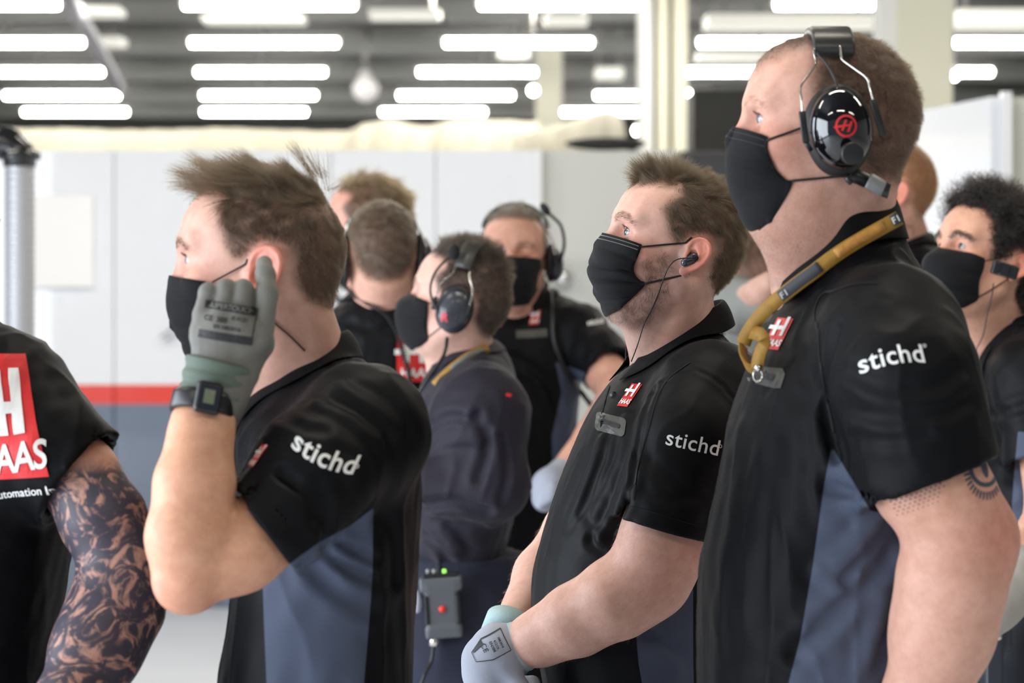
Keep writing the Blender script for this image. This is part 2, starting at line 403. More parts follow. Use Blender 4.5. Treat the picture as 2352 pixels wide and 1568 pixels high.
def head_sdf(H, o):
    L=[]
    sk=uni([ell((-.003,0,.040),(.095,.0745,.088)), ell((-.048,0,.046),(.056,.063,.057)), ell((.028,0,.020),(.062,.064,.062))],.03)
    face=uni([ell((-.046,0,-.022),(.056,.056,.066)), ell((-.035,0,-.052),(.050,.050,.046)), ell((-.068,0,-.090),(.024,.024,.020))],.03)
    jaw=uni([cap((-.004,y*.052,-.048),(-.060,y*.020,-.093),.016,.016) for y in (-1,1)],0)
    h=uni([sk,face],.03); h=uni([h,jaw],.025)
    if o.get('fat'): h=uni([h,ell((-.040,0,-.085),(.05,.052,.035)),ell((.040,0,-.050),(.035,.05,.03))],.04)
    brow=uni([cap((-.0955,y*.012,.030),(-.084,y*.046,.034),.011,.009) for y in (-1,1)],0)
    chk=uni([ell((-.070,y*.045,-.014),(.022,.018,.017)) for y in (-1,1)],0)
    h=uni([h,brow,chk],.018)
    h=sub(h,uni([ell((-.106,y*.031,.010),(.0215,.0185,.0130)) for y in (-1,1)],0),.012)
    lid=uni([ell((-.0835,y*.031,.012),(.0140,.0150,.0138)) for y in (-1,1)],0)
    h=uni([h,lid],.004)
    nx=o.get('nose',0); h=uni([h,chain([((-.098,0,.024),.0065),((-.107+nx*.5,0,.004),.0072),((-.115+nx,0,-.016),.0105),((-.112+nx,0,-.022),.0110)],0)],.012)
    h=uni([h,uni([ell((-.105+nx,y*.0115,-.026),(.011,.0075,.008)) for y in (-1,1)],0)],.006)
    h=uni([h,ell((-.102,0,-.055),(.012,.024,.006)),ell((-.100,0,-.067),(.012,.020,.007))],.006)
    op=o.get('eye',1.0)
    h=sub(h,uni([ell((-.0955,y*.0325,.0115),(.0118,.0128,.0047*op)) for y in (-1,1)],0),.0012)
    kr=o.get('rear',1.0); kz=o.get('top',1.0); h0=h
    def rf(P):
        Q=P.copy(); Q[:,0]=np.where(Q[:,0]>0,Q[:,0]/kr,Q[:,0]); Q[:,2]=np.where(Q[:,2]>.04,.04+(Q[:,2]-.04)/kz,Q[:,2]); return h0.f(Q)
    h=S(rf,h0.lo,h0.hi)
    ears=[fast(ear_sdf(y,o.get('ear',1.0),o.get('eartilt',10),o.get('eardx',0))) for y in (-1,1)]
    h=uni([h]+ears,.006)
    return xf(h,H.R,H.c,H.s)
GEN_HAIR=[(-.110,.105),(-.102,.088),(-.082,.086),(-.058,.082),(-.044,.076),(-.060,.058),(-.062,.044),(-.050,.026),(-.036,.012),(-.030,.0),(-.022,.014),(-.004,.026),(.022,.030),(.036,.012),(.034,-.020),(.048,-.048),(.070,-.062),(.16,-.062),(.16,.17),(-.11,.17)]
def skincol(H, V, o):
    P=H.loc(V); c=np.tile(SKIN*np.array(o.get('tone',(1,1,1))),(len(V),1))
    def blend(m,col,k=1): 
        nonlocal c; m=np.clip(m,0,1)[:,None]*k; c=c*(1-m)+np.array(col)*m
    red=c[0]*np.array([1.04,.66,.62])
    g=lambda p,r:np.exp(-(((P*np.array([1,1,1])-np.array(p))**2).sum(1))/(r*r))
    for y in (-1,1):
        blend(g((-.075,y*.045,-.02),.030),red,.55)
        blend(np.clip((np.abs(P[:,1])-.073)/.010,0,1)*(np.abs(P[:,0]-.02)<.05)*(np.abs(P[:,2])<.05),red,.75)
        blend(g((-.088,y*.016,.014),.009),red,.5)
    blend(g((-.122,0,-.012),.020),red,.6); blend(g((-.10,0,-.06),.02),red,.5)
    if o.get('beard'):
        d=sdpoly(P[:,[0,2]],o.get('beardpoly',[(-.16,-.012),(-.085,-.020),(-.050,-.026),(-.030,-.004),(-.018,.010),(-.012,-.01),(.006,-.045),(-.005,-.10),(-.02,-.17),(-.16,-.17)]))
        blend(np.clip(.5-d/.012,0,1),o['beardcol'],o['beard'])
    hp=o.get('hairpoly',GEN_HAIR); d=sdpoly(P[:,[0,2]],hp)
    blend(np.clip(.1-d/o.get('scalpfade',.016),0,1)*((np.abs(P[:,1])<.079)|(np.abs(P[:,0]-.018)>.035)),o['scalp'],o.get('scalpk',.85))
    # lips
    blend((g((-.108,0,-.060),.016)>.6)*1.,(.45,.18,.16),.6)
    return c
def eyes(H, parent, gaze=(0,0), iris=(.10,.17,.25)):
    for y in (-1,1):
        n=28; V=[];F=[]
        for i in range(n+1):
            for j in range(n):
                a=math.pi*i/n; b=2*math.pi*j/n; V.append((-math.cos(a),math.sin(a)*math.cos(b),math.sin(a)*math.sin(b)))
        V=np.array(V)
        F=[(i*n+j,i*n+(j+1)%n,(i+1)*n+(j+1)%n,(i+1)*n+j) for i in range(n) for j in range(n)]
        g=rotate(gaze[0],gaze[1])@np.array([-1,0,0])
        ang=np.arccos(np.clip(V@g,-1,1))
        r=np.where(ang<.5,1+.06*np.cos(ang/.5*math.pi/2),1)
        P=V*r[:,None]*.0121+np.array([-.0835,y*.0315,.012])
        m,nt,b=(MATS['eye'+str(iris)],None,None) if 'eye'+str(iris) in MATS else newmat('eyeball')
        if nt:
            N=nt.nodes;L=nt.links; a=N.new('ShaderNodeAttribute'); a.attribute_name='ang'; cr=N.new('ShaderNodeValToRGB'); e=cr.color_ramp.elements; cr.color_ramp.interpolation='LINEAR'
            e[0].position=0; e[0].color=(.004,.004,.005,1); e[1].position=.19; e[1].color=(.004,.004,.005,1)
            for p,c in ((.21,iris),(.42,tuple(i*1.3 for i in iris)),(.47,tuple(i*.25 for i in iris)),(.52,(.46,.42,.41)),(1,(.45,.35,.33))):
                x=e.new(p); x.color=(*c,1)
            L.new(a.outputs['Fac'],cr.inputs['Fac']); L.new(cr.outputs['Color'],b.inputs['Base Color']); b.inputs['Roughness'].default_value=.2; b.inputs['Coat Weight'].default_value=.3
            MATS['eye'+str(iris)]=m
        o=mk('eye',H.wor(P),F,m,None,attrs={'ang':ang}); setpar(o,parent)
def lashes(H,p,op=1.3):
    t=np.linspace(-.88,.92,46)
    for y in (-1,1):
        yy=t*.0122; zz=.0049*op*np.sqrt(1-t*t); x=-np.sqrt(.0141**2-yy**2-zz**2)-.0002; q=np.stack([-.0835+x,y*.0322+yy,.0118+zz],1)
        strands('eyelash',p,H.wor(q),H.dirw(np.tile([[-1,0,-.05]],(len(q),1))+np.stack([0*t,t*.5,0*t],1)),np.full(len(q),.0062),hair_mat('lash',(.006,.004,.003),(.012,.008,.006)),5,.00013,H.dirw(np.tile([[-.8,0,.7]],(len(q),1))),.7,0,.1,6)
def strands(name, parent, roots, dirs, lens, m, npts=6, rad=.00006, bend=None, bendk=.6, curl=0, jitter=.12, seed=0, taper=.3):
    """short hair as curves: roots, start directions, bend = direction they lean to"""
    n=len(roots)
    if n==0: return None
    r=np.random.RandomState(seed)
    t=np.linspace(0,1,npts)[None,:,None]
    d0=dirs+r.randn(n,3)*jitter; d0/=np.linalg.norm(d0,axis=1)[:,None]
    d1=d0 if bend is None else bend+r.randn(n,3)*jitter
    d1=d1/(np.linalg.norm(d1,axis=1)[:,None]+1e-9)
    L=lens[:,None,None]
    P=roots[:,None,:]-d0[:,None,:]*.0008+L*(d0[:,None,:]*(t-bendk*t*t/1.0*.5)+d1[:,None,:]*(bendk*t*t*.75))
    if curl:
        ph=r.uniform(0,6.28,n)[:,None,None]+nz(roots.astype(f32),.02,5)[:,None,None]*3
        e1=np.cross(d0,[0.3,.2,1]); e1/=np.linalg.norm(e1,axis=1)[:,None]; e2=np.cross(d0,e1)
        a=ph+t*curl[1]
        P=P+(e1[:,None,:]*np.cos(a)+e2[:,None,:]*np.sin(a)-e1[:,None,:]*np.cos(ph)-e2[:,None,:]*np.sin(ph))*curl[0]*np.minimum(t*2,1)
    hc=bpy.data.hair_curves.new(name); hc.add_curves([npts]*n)
    hc.points.foreach_set('position',P.astype(f32).ravel())
    a=hc.attributes.get('radius') or hc.attributes.new('radius','FLOAT','POINT')
    rr=np.tile(rad*(1-(1-taper)*np.linspace(0,1,npts)**2),(n,1))*r.uniform(.7,1.3,n)[:,None]
    a.data.foreach_set('value',rr.astype(f32).ravel())
    hc.materials.append(m)
    o=bpy.data.objects.new(name,hc); COL.objects.link(o)
    if parent is not None: setpar(o,parent)
    return o
def hug(pts,s,r,it=8):
    P=np.array(pts,float)
    for _ in range(it):
        d=s.f(P.astype(f32)); n=fit_normals(s,P); P=P+n*np.clip(r*1.05-d,0,.006)[:,None]
    for _ in range(2): P[1:-1]=(P[:-2]+2*P[1:-1]+P[2:])/4
    return P
def sample(V,F,wt,n,seed=0):
    """random points on quads with weight wt per vertex; returns points, normals"""
    r=np.random.RandomState(seed); 
    fw=wt[F].mean(1); q=V[F]; nr=np.cross(q[:,2]-q[:,0],q[:,3]-q[:,1]); ar=np.linalg.norm(nr,axis=1)
    pr=fw*ar; 
    if pr.sum()<=0: return np.zeros((0,3)),np.zeros((0,3))
    i=r.choice(len(F),n,p=pr/pr.sum()); u=r.rand(n,1); v=r.rand(n,1); Q=q[i]
    P=(Q[:,0]*(1-u)+Q[:,1]*u)*(1-v)+(Q[:,3]*(1-u)+Q[:,2]*u)*v
    N=nr[i]/(ar[i][:,None]+1e-12); return P,N
def fit_normals(s,V,e=.0015):
    P=V.astype(f32); g=np.zeros_like(V)
    for ax in range(3):
        d=np.zeros(3,f32); d[ax]=e; g[:,ax]=s.f(P+d)-s.f(P-d)
    return g/(np.linalg.norm(g,axis=1)[:,None]+1e-9)
def make_hair(H, V, F, o, parent):
    """V,F: head mesh; o['hair'] = dict(n, mat, len(P), bend(P), rad ...)"""
    h=o['hair']; P=H.loc(V); hp=o.get('hairpoly',GEN_HAIR)
    d=sdpoly(P[:,[0,2]],hp); d=d+nz(P.astype(f32),.006,9)*.003
    w=np.clip(-d/h.get('fade',.010),0,1)*(np.abs(P[:,1])<.080)
    ear=((P[:,0]>-.008)&(P[:,0]<.045)&(np.abs(P[:,1])>.069)&(np.abs(P[:,2])<.040)); w=w*(~ear)
    Rw,N=sample(V,F,w,h['n'],h.get('seed',1)); Pl=H.loc(Rw); Nl=N@H.R
    cen=Pl-np.array([0,0,.03]); flip=(Nl*cen).sum(1)<0; Nl[flip]*=-1
    ln=h['len'](Pl); dd=np.clip(-sdpoly(Pl[:,[0,2]],hp)/h.get('grow',.02),.25,1); ln=ln*dd
    cl=np.stack([nz(Pl.astype(f32),h.get('clump',.012),20+i) for i in range(3)],1)*h.get('clumpk',.35)
    bd=h['bend'](Pl,Nl)+cl
    rnd=np.random.RandomState(3).uniform(.7,1.1,len(ln)); st=h.get('stray',0)
    le=h.get('lean',.4); b0=bd/(np.linalg.norm(bd,axis=1)[:,None]+1e-9)
    return strands('hair',parent,Rw,H.dirw(Nl*(1-le)+b0*le+cl*.3),ln*rnd*H.s,h['mat'],h.get('npts',6),h.get('rad',.00007),H.dirw(bd),h.get('bk',.8),h.get('curl',0),h.get('jit',.15),h.get('seed',1))
def make_brow(H,V,F,parent,m,n=900,ln=.008,rad=.00011,w=.0046):
    P=H.loc(V)
    line=np.array([(-.1035,.011,.0275),(-.099,.026,.0335),(-.088,.043,.031),(-.082,.050,.0265)])
    Q=P[:,1:].copy(); Q[:,0]=np.abs(Q[:,0]); d=dline(Q,line[:,1:]); wt=np.clip(1.3-d/w,0,1)*(P[:,0]<-.05)
    Rw,N=sample(V,F,wt,n,4); 
    if len(Rw)==0: return
    Pl=H.loc(Rw); Nl=N@H.R; Nl[(Nl[:,0]>0)]*=-1
    b=np.stack([np.full(len(Pl),.45),np.sign(Pl[:,1])*.9,np.full(len(Pl),.18)],1)
    strands('eyebrow',parent,Rw,H.dirw(Nl*.4+b),np.full(len(Pl),ln)*H.s,m,5,rad,H.dirw(b),.6,0,.18,5)
# ------------------------------------------------------------------ face mask
def make_mask(H, hs, front, edge, parent, m, mstrap, ears=None, pleats=5, amp=.0022, stitch=None, local=False, strap_r=.0011, eyl=-.055, rows=30, cols=44, nose=.6, bind=.0012,low=None):
    """front/edge: matching rows from the top of the mask to its bottom (pixels, or head-local x,z when local)"""
    if local: Fp=np.array([(x,0,z) for x,z in front]); Ep=np.array([(x,eyl,z) for x,z in edge])
    else: Fp=np.array([H.pix(x,y,0) for x,y in front]); Ep=np.array([H.pix(x,y,eyl) for x,y in edge])
    def rs(A,n):
        B=spline(A,8); s=np.concatenate([[0],np.cumsum(np.linalg.norm(np.diff(B,axis=0),axis=1))]); u=np.linspace(0,s[-1],n)
        return np.stack([np.interp(u,s,B[:,i]) for i in range(3)],1)
    Fr=rs(Fp,rows); Er=rs(Ep,rows)
    # put the edge on the cheek
    yy=np.linspace(-.02,-.090,60)
    for i in range(rows):
        q=H.wor(np.stack([np.full(60,Er[i,0]),yy,np.full(60,Er[i,2])],1)); d=hs.f(q.astype(f32))
        k=np.argmax(d>0) if (d>0).any() else 59
        Er[i,1]=yy[k]-.0015
    Er[:,1]=np.convolve(np.pad(Er[:,1],4,'edge'),np.ones(9)/9,'valid')
    T=np.linspace(-1,1,cols*2+1); V=[]
    for i in range(rows):
        v=i/(rows-1)
        for t in T:
            a=abs(t)*math.pi/2; ex=1.25-.35*math.cos(v*math.pi) if False else 1.0
            cx=(1-math.cos(a))**(.80+.2*min(1,v*3)); 
            x=Fr[i,0]+(Er[i,0]-Fr[i,0])*cx; z=Fr[i,2]+(Er[i,2]-Fr[i,2])*cx; y=Er[i,1]*math.sin(a)**(1.25-.25*min(1,v*2.5))*(-1 if t>0 else 1)
            wgt=math.sin(min(1,abs(t)*1.15)*math.pi*.5)**1.2*(abs(t)<.985)
            ph=pleats*math.pi*2*(v**.95)+.5*math.sin(abs(t)*4+v*9)
            dsp=amp*(.9-2*(1-abs(math.sin(ph*.5)))**2.2)*wgt*math.sin(v*math.pi)**.6 + amp*.7*math.sin(ph*.5+t*5)*math.sin(v*math.pi)*(1-abs(t))
            V.append((x-dsp*math.cos(a*.8),y+dsp*math.sin(a*.8)*(1 if t>0 else -1),z))
    V=np.array(V); Wd=H.wor(V)
    for _ in range(4):
        d=hs.f(Wd.astype(f32)); n=fit_normals(hs,Wd); push=np.clip(.0022-d,0,.004); Wd=Wd+n*push[:,None]
    C=cols*2+1
    F=[(i*C+j,i*C+j+1,(i+1)*C+j+1,(i+1)*C+j) for i in range(rows-1) for j in range(C-1)]
    o=mk('face_mask',Wd,F,m); setpar(o,parent)
    s=o.modifiers.new('thick','SOLIDIFY'); s.thickness=.0016; s.offset=0
    G=Wd.reshape(rows,C,3)
    loop=np.vstack([G[0],G[1:,-1],G[-1][::-1][1:],G[::-1,0][1:]])
    b=tube('mask_binding',loop,bind,m,None,6); setpar(b,o)
    for sd,j in ((-1,0),(1,C-1)):
        et,eb=(np.array([-.004,sd*.074,.020]),np.array([.002,sd*.074,-.024])) if ears is None else [np.array([p[0],sd*abs(p[1]),p[2]]) for p in ears]
        for a,b_ in ((G[1,j],et),(G[-2 if low is None else int(low*(rows-1)),j],eb)):
            w=H.wor(b_); mid=[a+(w-a)*t for t in np.linspace(0,1,14)]; mid=np.array(mid)
            for _ in range(10):
                d=hs.f(mid.astype(f32)); n=fit_normals(hs,mid); mid=mid+n*np.clip(strap_r*1.1-d,0,.006)[:,None]
            st=tube('ear_strap',mid,strap_r,mstrap,None,7); setpar(st,o)
    if stitch:
        VF=[]
        for row in (1,3):
            for j in range(2,C-2):
                k=.5 if row==1 else 0
                p=G[row,j]+(G[row,j+1]-G[row,j])*k; q=G[row+1,j]+(G[row+1,j+1]-G[row+1,j])*(k+.4)-(G[row+1,j]-p)*.35
                c=(p+q)/2; n=H.dirw([-.6,-.8 if j<cols else .8,.1]); 
                VF.append(tubeVF([p+n*.0016,c+n*.0019,q*.6+p*.4+n*.0016],.00028,5))
        st=mk('stitching',*cat(*VF),stitch); setpar(st,o)
    return o
# ------------------------------------------------------------------ clothes
def make_collar(cb, cf, Yc, b, fall, flare, m, parent, front_ext=.012, gap=26, rise=.0, tip=.025, yaw=0, n=60,shirt=None,push=.0035):
    """polo collar: cb/cf = pixels of its top edge at the nape and at the throat (far ends of the ring along the view's x), b = half width across,
    fall = collar depth, tip = extra depth at the two front points, yaw = where the throat points"""
    B=W(cb[0],cb[1],Yc); Fq=W(cf[0],cf[1],Yc); c=(B+Fq)/2
    ax=Fq-B; a=np.linalg.norm(ax[[0,1]])/2; sl=(Fq[2]-B[2]); ux=np.array([ax[0],ax[1],0]); ux/=np.linalg.norm(ux)
    rz=np.array(Matrix.Rotation(math.radians(yaw),3,'Z')); ux=rz@ux; uy=np.cross([0,0,1],ux)
    V=[]; th=np.radians(np.linspace(gap,360-gap,n))
    for q in th:
        cs,sn=math.cos(q),math.sin(q)
        fr=max(0,(cs-.2)/.8)
        base=c+ux*a*cs+uy*b*sn; base[2]=c[2]+sl/2*(cs if yaw==0 else cs)+rise*(1-abs(cs))
        out=ux*cs*b+uy*sn*a; out/=np.linalg.norm(out)
        f=fall+tip*fr**1.5
        pr=[(.0045,-.070),(-.001,-.020),(0,-.001),(.0035,.0006),(.0075,-.003),(.010+flare*.35,-f*.4),(.009+flare*.8,-f*.8),(.009+flare,-f)]
        for o_,z_ in pr: V.append(base+out*o_+np.array([0,0,z_])+ux*front_ext*fr*max(0,-z_/f))
    V=np.array(V)
    if shirt is not None:
        ids=np.arange(len(V))%8; pw=np.array([0,0,.3,1,1,1,1.,.8])[ids]
        for _ in range(12):
            d=shirt.f(V.astype(f32)); nn=fit_normals(shirt,V,.003); nn[:,2]=np.clip(nn[:,2],-.2,.6); V=V+nn*(np.clip(push-d,0,.005)*(pw>.5))[:,None]
    k=8; F=[(i*k+j,i*k+j+1,(i+1)*k+j+1,(i+1)*k+j) for i in range(n-1) for j in range(k-1)]
    o=mk('collar',V,F,m); s=o.modifiers.new('thick','SOLIDIFY'); s.thickness=.002; s.offset=0
    s2=o.modifiers.new('sub','SUBSURF'); s2.levels=1; s2.render_levels=1
    setpar(o,parent); return o
def sleeve_sdf(pts, hem_n=None, k=.02, hollow=.005, wall=.0075):
    """pts: [(xyz,r),...]; the last point is at the hem"""
    p=np.array(pts[-1][0]); q=np.array(pts[-2][0]); n=(p-q)/np.linalg.norm(p-q) if hem_n is None else np.array(hem_n)/np.linalg.norm(hem_n)
    ext=pts+[(p+n*.06,pts[-1][1])]
    out=inter(chain(ext,k),half(p,n),.002)
    inn=inter(chain([(a,r-wall) for a,r in ext],k),half(p-n*.022,-n))
    return sub(out,inn)
def torso_sdf(rows, Y, n=2.3):
    """rows: (py, xl, xr, b) pixel silhouette at depth Y with half thickness b across"""
    R=[]
    for py,xl,xr,b in rows:
        z=W(0,py,Y)[2]; x0=W(xl,py,Y)[0]; x1=W(xr,py,Y)[0]; R.append((z,(x0+x1)/2,Y,(x1-x0)/2,b))
    return loft(R,n)
def folds(items):
    """creases: (pts, amp, width); positive amp = groove"""
    def g(P):
        d=0
        for pts,amp,wd in items:
            L=np.array(pts); lo=L.min(0)-wd*3.2; hi=L.max(0)+wd*3.2
            m=((P>lo)&(P<hi)).all(1)
            if not m.any(): continue
            dd=np.zeros(len(P),f32); x=dline(P[m],L)/wd; dd[m]=amp*(np.exp(-x*x)-.55*np.exp(-((x-1.5)**2)*1.2)); d=d+dd
        return d if not np.isscalar(d) else np.zeros(len(P),f32)
    return g
def foldpx(lst, s, defY):
    """crease lines given by pixels, laid onto the near surface of shape s by ray marching"""
    out=[]
    for pts,amp,wd in lst:
        q=spline([(x,y,0) for x,y in pts],4)
        out.append((np.array([march(s,x,y,defY) for x,y,_ in q]),amp,wd))
    return out
def march(s,px,py,Y0=2.5,Y1=9.,fb=None):
    Y=np.linspace(Y0,Y1,1200); P=np.stack([(px-CX)*Y/FPX,Y,CAMZ-(py-HY)*Y/FPX],1); d=s.f(P.astype(f32))
    k=np.argmax(d<0) if (d<0).any() else int(np.argmin(d)); return P[k]
def trousers(parent,x,y,zt,m,w=.19,dep=.13,yaw=0,gap=.10,mshoe=None,stance=.0):
    c=np.array([x,y,0.]); r=np.array(Matrix.Rotation(math.radians(yaw),3,'Z'))
    P=lambda u,v,z:tuple(c+r@np.array([u,v,0])+np.array([0,0,z]))
    legs=[]
    for sd in (-1,1):
        legs.append(chain([(P(0,sd*gap*.85,.86),.105),(P(-.01,sd*(gap+.01),.50),.078),(P(.01,sd*(gap+.02),.10),.066)],.02))
    hip=loft([(.80,x,y,max(dep*.95,.05) if yaw%180==0 else w*.9,w*.9 if yaw%180==0 else dep*.95),(.92,x,y,dep if yaw%180==0 else w,w if yaw%180==0 else dep),(zt,x,y,dep*.97 if yaw%180==0 else w*.95,w*.95 if yaw%180==0 else dep*.97)],2.4)
    s=uni(legs+[hip],.05); s=disp(s,lambda Q:nz(Q,.06,31,2)*.003)
    V,F=mesher(s,.011); o=mk('trousers',V,F,m); setpar(o,parent)
    for sd in (-1,1):
        sh=uni([cap(P(.03,sd*(gap+.02),.045),P(-.14,sd*(gap+.03),.036),.042,.038),cap(P(.03,sd*(gap+.02),.05),P(.02,sd*(gap+.02),.10),.045,.04)],.03)
        sh=inter(sh,half((0,0,0.0),(0,0,-1)))
        V,F=mesher(sh,.009); q=mk('shoe',V,F,mshoe); setpar(q,parent)
    return o
# ------------------------------------------------------------------ prints
def text2d(body, size=1.0, bold=0.0, shear=0, space=1.0):
    c=bpy.data.curves.new('t','FONT'); c.body=body; c.size=size; c.offset=bold; c.shear=shear; c.space_character=space; c.align_x='CENTER'; c.align_y='CENTER'; c.resolution_u=6; c.fill_mode='FRONT'
    o=bpy.data.objects.new('t',c); COL.objects.link(o); bpy.context.view_layer.update()
    me=o.evaluated_get(bpy.context.evaluated_depsgraph_get()).to_mesh()
    V=np.array([v.co[:2] for v in me.vertices]); F=[tuple(p.vertices) for p in me.polygons]
    o.to_mesh_clear() if hasattr(o,'to_mesh_clear') else None
    bpy.data.objects.remove(o); bpy.data.curves.remove(c)
    return V,F
def poly2d(*polys):
    V=[];F=[];n=0
    for p in polys: V+=list(p); F.append(tuple(range(n,n+len(p)))); n+=len(p)
    return np.array(V,float),F
def ring2d(c,r0,r1,n=40,a0=0,a1=360):
    V=[];F=[]
    for i in range(n+1):
        a=math.radians(a0+(a1-a0)*i/n); V+=[(c[0]+r0*math.cos(a),c[1]+r0*math.sin(a)),(c[0]+r1*math.cos(a),c[1]+r1*math.sin(a))]
    F=[(2*i,2*i+1,2*i+3,2*i+2) for i in range(n)]; return np.array(V),F
def stroke2d(pts,w,closed=False):
    P=np.array(pts,float); T=np.gradient(P,axis=0); T/=np.linalg.norm(T,axis=1)[:,None]; N=np.stack([-T[:,1],T[:,0]],1)*w
    n=len(P); V=np.vstack([P-N,P+N]); return V,[(i,i+1,n+i+1,n+i) for i in range(n-1)]
_BV={}
def bvh_of(o):
    if o.name not in _BV:
        bpy.context.view_layer.update(); dg=bpy.context.evaluated_depsgraph_get(); e=o.evaluated_get(dg); me=e.to_mesh()
        mw=o.matrix_world; vs=[mw@v.co for v in me.vertices]; ps=[tuple(p.vertices) for p in me.polygons]; _BV[o.name]=BVHTree.FromPolygons(vs,ps); e.to_mesh_clear()
    return _BV[o.name]
def decal(name, VF, c, A, tgt, parent, m, Yref, lift=.0009, cut=.006, d=(0,1,0), arc=0):
    """2D print laid on a garment: c pixel of its middle, A 2x2 pixels per unit (x right, y up), dropped along d"""
    V,F=VF; V=np.asarray(V,float)
    px=c[0]+V[:,0]*A[0][0]+V[:,1]*A[0][1]; py=c[1]-(V[:,0]*A[1][0]+V[:,1]*A[1][1])-arc*(V[:,0]**2)
    bm=bmesh.new(); k=Yref/FPX
    vs=[bm.verts.new(((x-CX)*k,0,CAMZ-(y-HY)*k)) for x,y in zip(px,py)]
    for f in F:
        try: bm.faces.new([vs[i] for i in f])
        except ValueError: pass
    bmesh.ops.triangulate(bm,faces=bm.faces[:])
    xs=[v.co.x for v in bm.verts]; zs=[v.co.z for v in bm.verts]
    for ax,(lo,hi) in ((0,(min(xs),max(xs))),(2,(min(zs),max(zs)))):
        t=lo+cut*.5
        while t<hi:
            n=[0,0,0]; n[ax]=1; p=[0,0,0]; p[ax]=t
            bmesh.ops.bisect_plane(bm,geom=bm.verts[:]+bm.edges[:]+bm.faces[:],plane_co=p,plane_no=n); t+=cut
    bv=bvh_of(tgt); D=Vector(d).normalized(); bad=[]
    for v in bm.verts:
        base=Vector((v.co.x,Yref,v.co.z)); h=bv.ray_cast(base-D*.6,D)
        if h[0] is None or abs((h[0]-base).dot(D))>.35: bad.append(v); continue
        nn=h[1] if h[1].dot(D)<0 else -h[1]; v.co=h[0]+nn*lift-D*lift*.5
    bmesh.ops.delete(bm,geom=bad,context='VERTS')
    me=bpy.data.meshes.new(name); bm.to_mesh(me); bm.free(); me.materials.append(m)
    o=bpy.data.objects.new(name,me); COL.objects.link(o); setpar(o,parent); return o
def rot2(deg,sc,sx=1,sh=0):
    a=math.radians(deg); return [[sc*sx*math.cos(a), sc*(-math.sin(a)+sh*math.cos(a))],[sc*sx*math.sin(a), sc*(math.cos(a)+sh*math.sin(a))]]
EMB_RED=lambda: poly2d([(-.5,-.72),(.5,-.72),(.5,.72),(-.5,.72)])
def EMB_WHITE(text=True):
    a=poly2d([(-.36,-.10),(-.17,-.10),(-.17,.62),(-.36,.62)],[(.14,-.10),(.33,-.10),(.33,.78),(.14,.78)],[(-.66,.18),(.20,.18),(.20,.36),(-.66,.36)])
    if not text: return a
    t=text2d('HAAS',.42,.012,.12,.95); t=(t[0]*np.array([.95,1])+np.array([0,-.44]),t[1])
    return cat2(a,t)
def cat2(*VF):
    V=[];F=[];n=0
    for v,f in VF: V.append(v); F+=[tuple(int(i)+n for i in q) for q in f]; n+=len(v)
    return np.vstack(V),F
# ------------------------------------------------------------------ camera, light, garage
def setup():
    sc=bpy.context.scene
    cam=bpy.data.cameras.new('camera'); co=bpy.data.objects.new('camera',cam); COL.objects.link(co); sc.camera=co
    co.location=(0,0,CAMZ); co.rotation_euler=(math.pi/2,0,0); cam.lens=100; cam.sensor_width=36; cam.sensor_fit='HORIZONTAL'
    cam.shift_y=-(784-HY)/2352; cam.dof.use_dof=True; cam.dof.focus_distance=4.04; cam.dof.aperture_fstop=5.6; cam.clip_end=200
    vs=sc.view_settings; vs.view_transform='Standard'; vs.look='None'; vs.gamma=1; vs.use_curve_mapping=False; vs.exposure=EXPO
    cy=sc.cycles; cy.max_bounces=5; cy.diffuse_bounces=2; cy.glossy_bounces=3; cy.transmission_bounces=3; cy.transparent_max_bounces=6; cy.use_denoising=True
    cy.sample_clamp_indirect=6; cy.caustics_reflective=False; cy.caustics_refractive=False
    w=bpy.data.worlds.new('world'); sc.world=w; w.use_nodes=True; b=w.node_tree.nodes['Background']; b.inputs[0].default_value=(.80,.90,1.0,1); b.inputs[1].default_value=WORLD
def area(name,loc,rot,sx,sy,en,col,label=None):
    l=bpy.data.lights.new(name,'AREA'); l.shape='RECTANGLE'; l.size=sx; l.size_y=sy; l.energy=en; l.color=col
    o=bpy.data.objects.new(name,l); COL.objects.link(o); o.location=loc; l.energy*=(.6 if 15<loc[1]<17 else 1); o.rotation_euler=rot; return o
EXPO=0.12; WORLD=.30
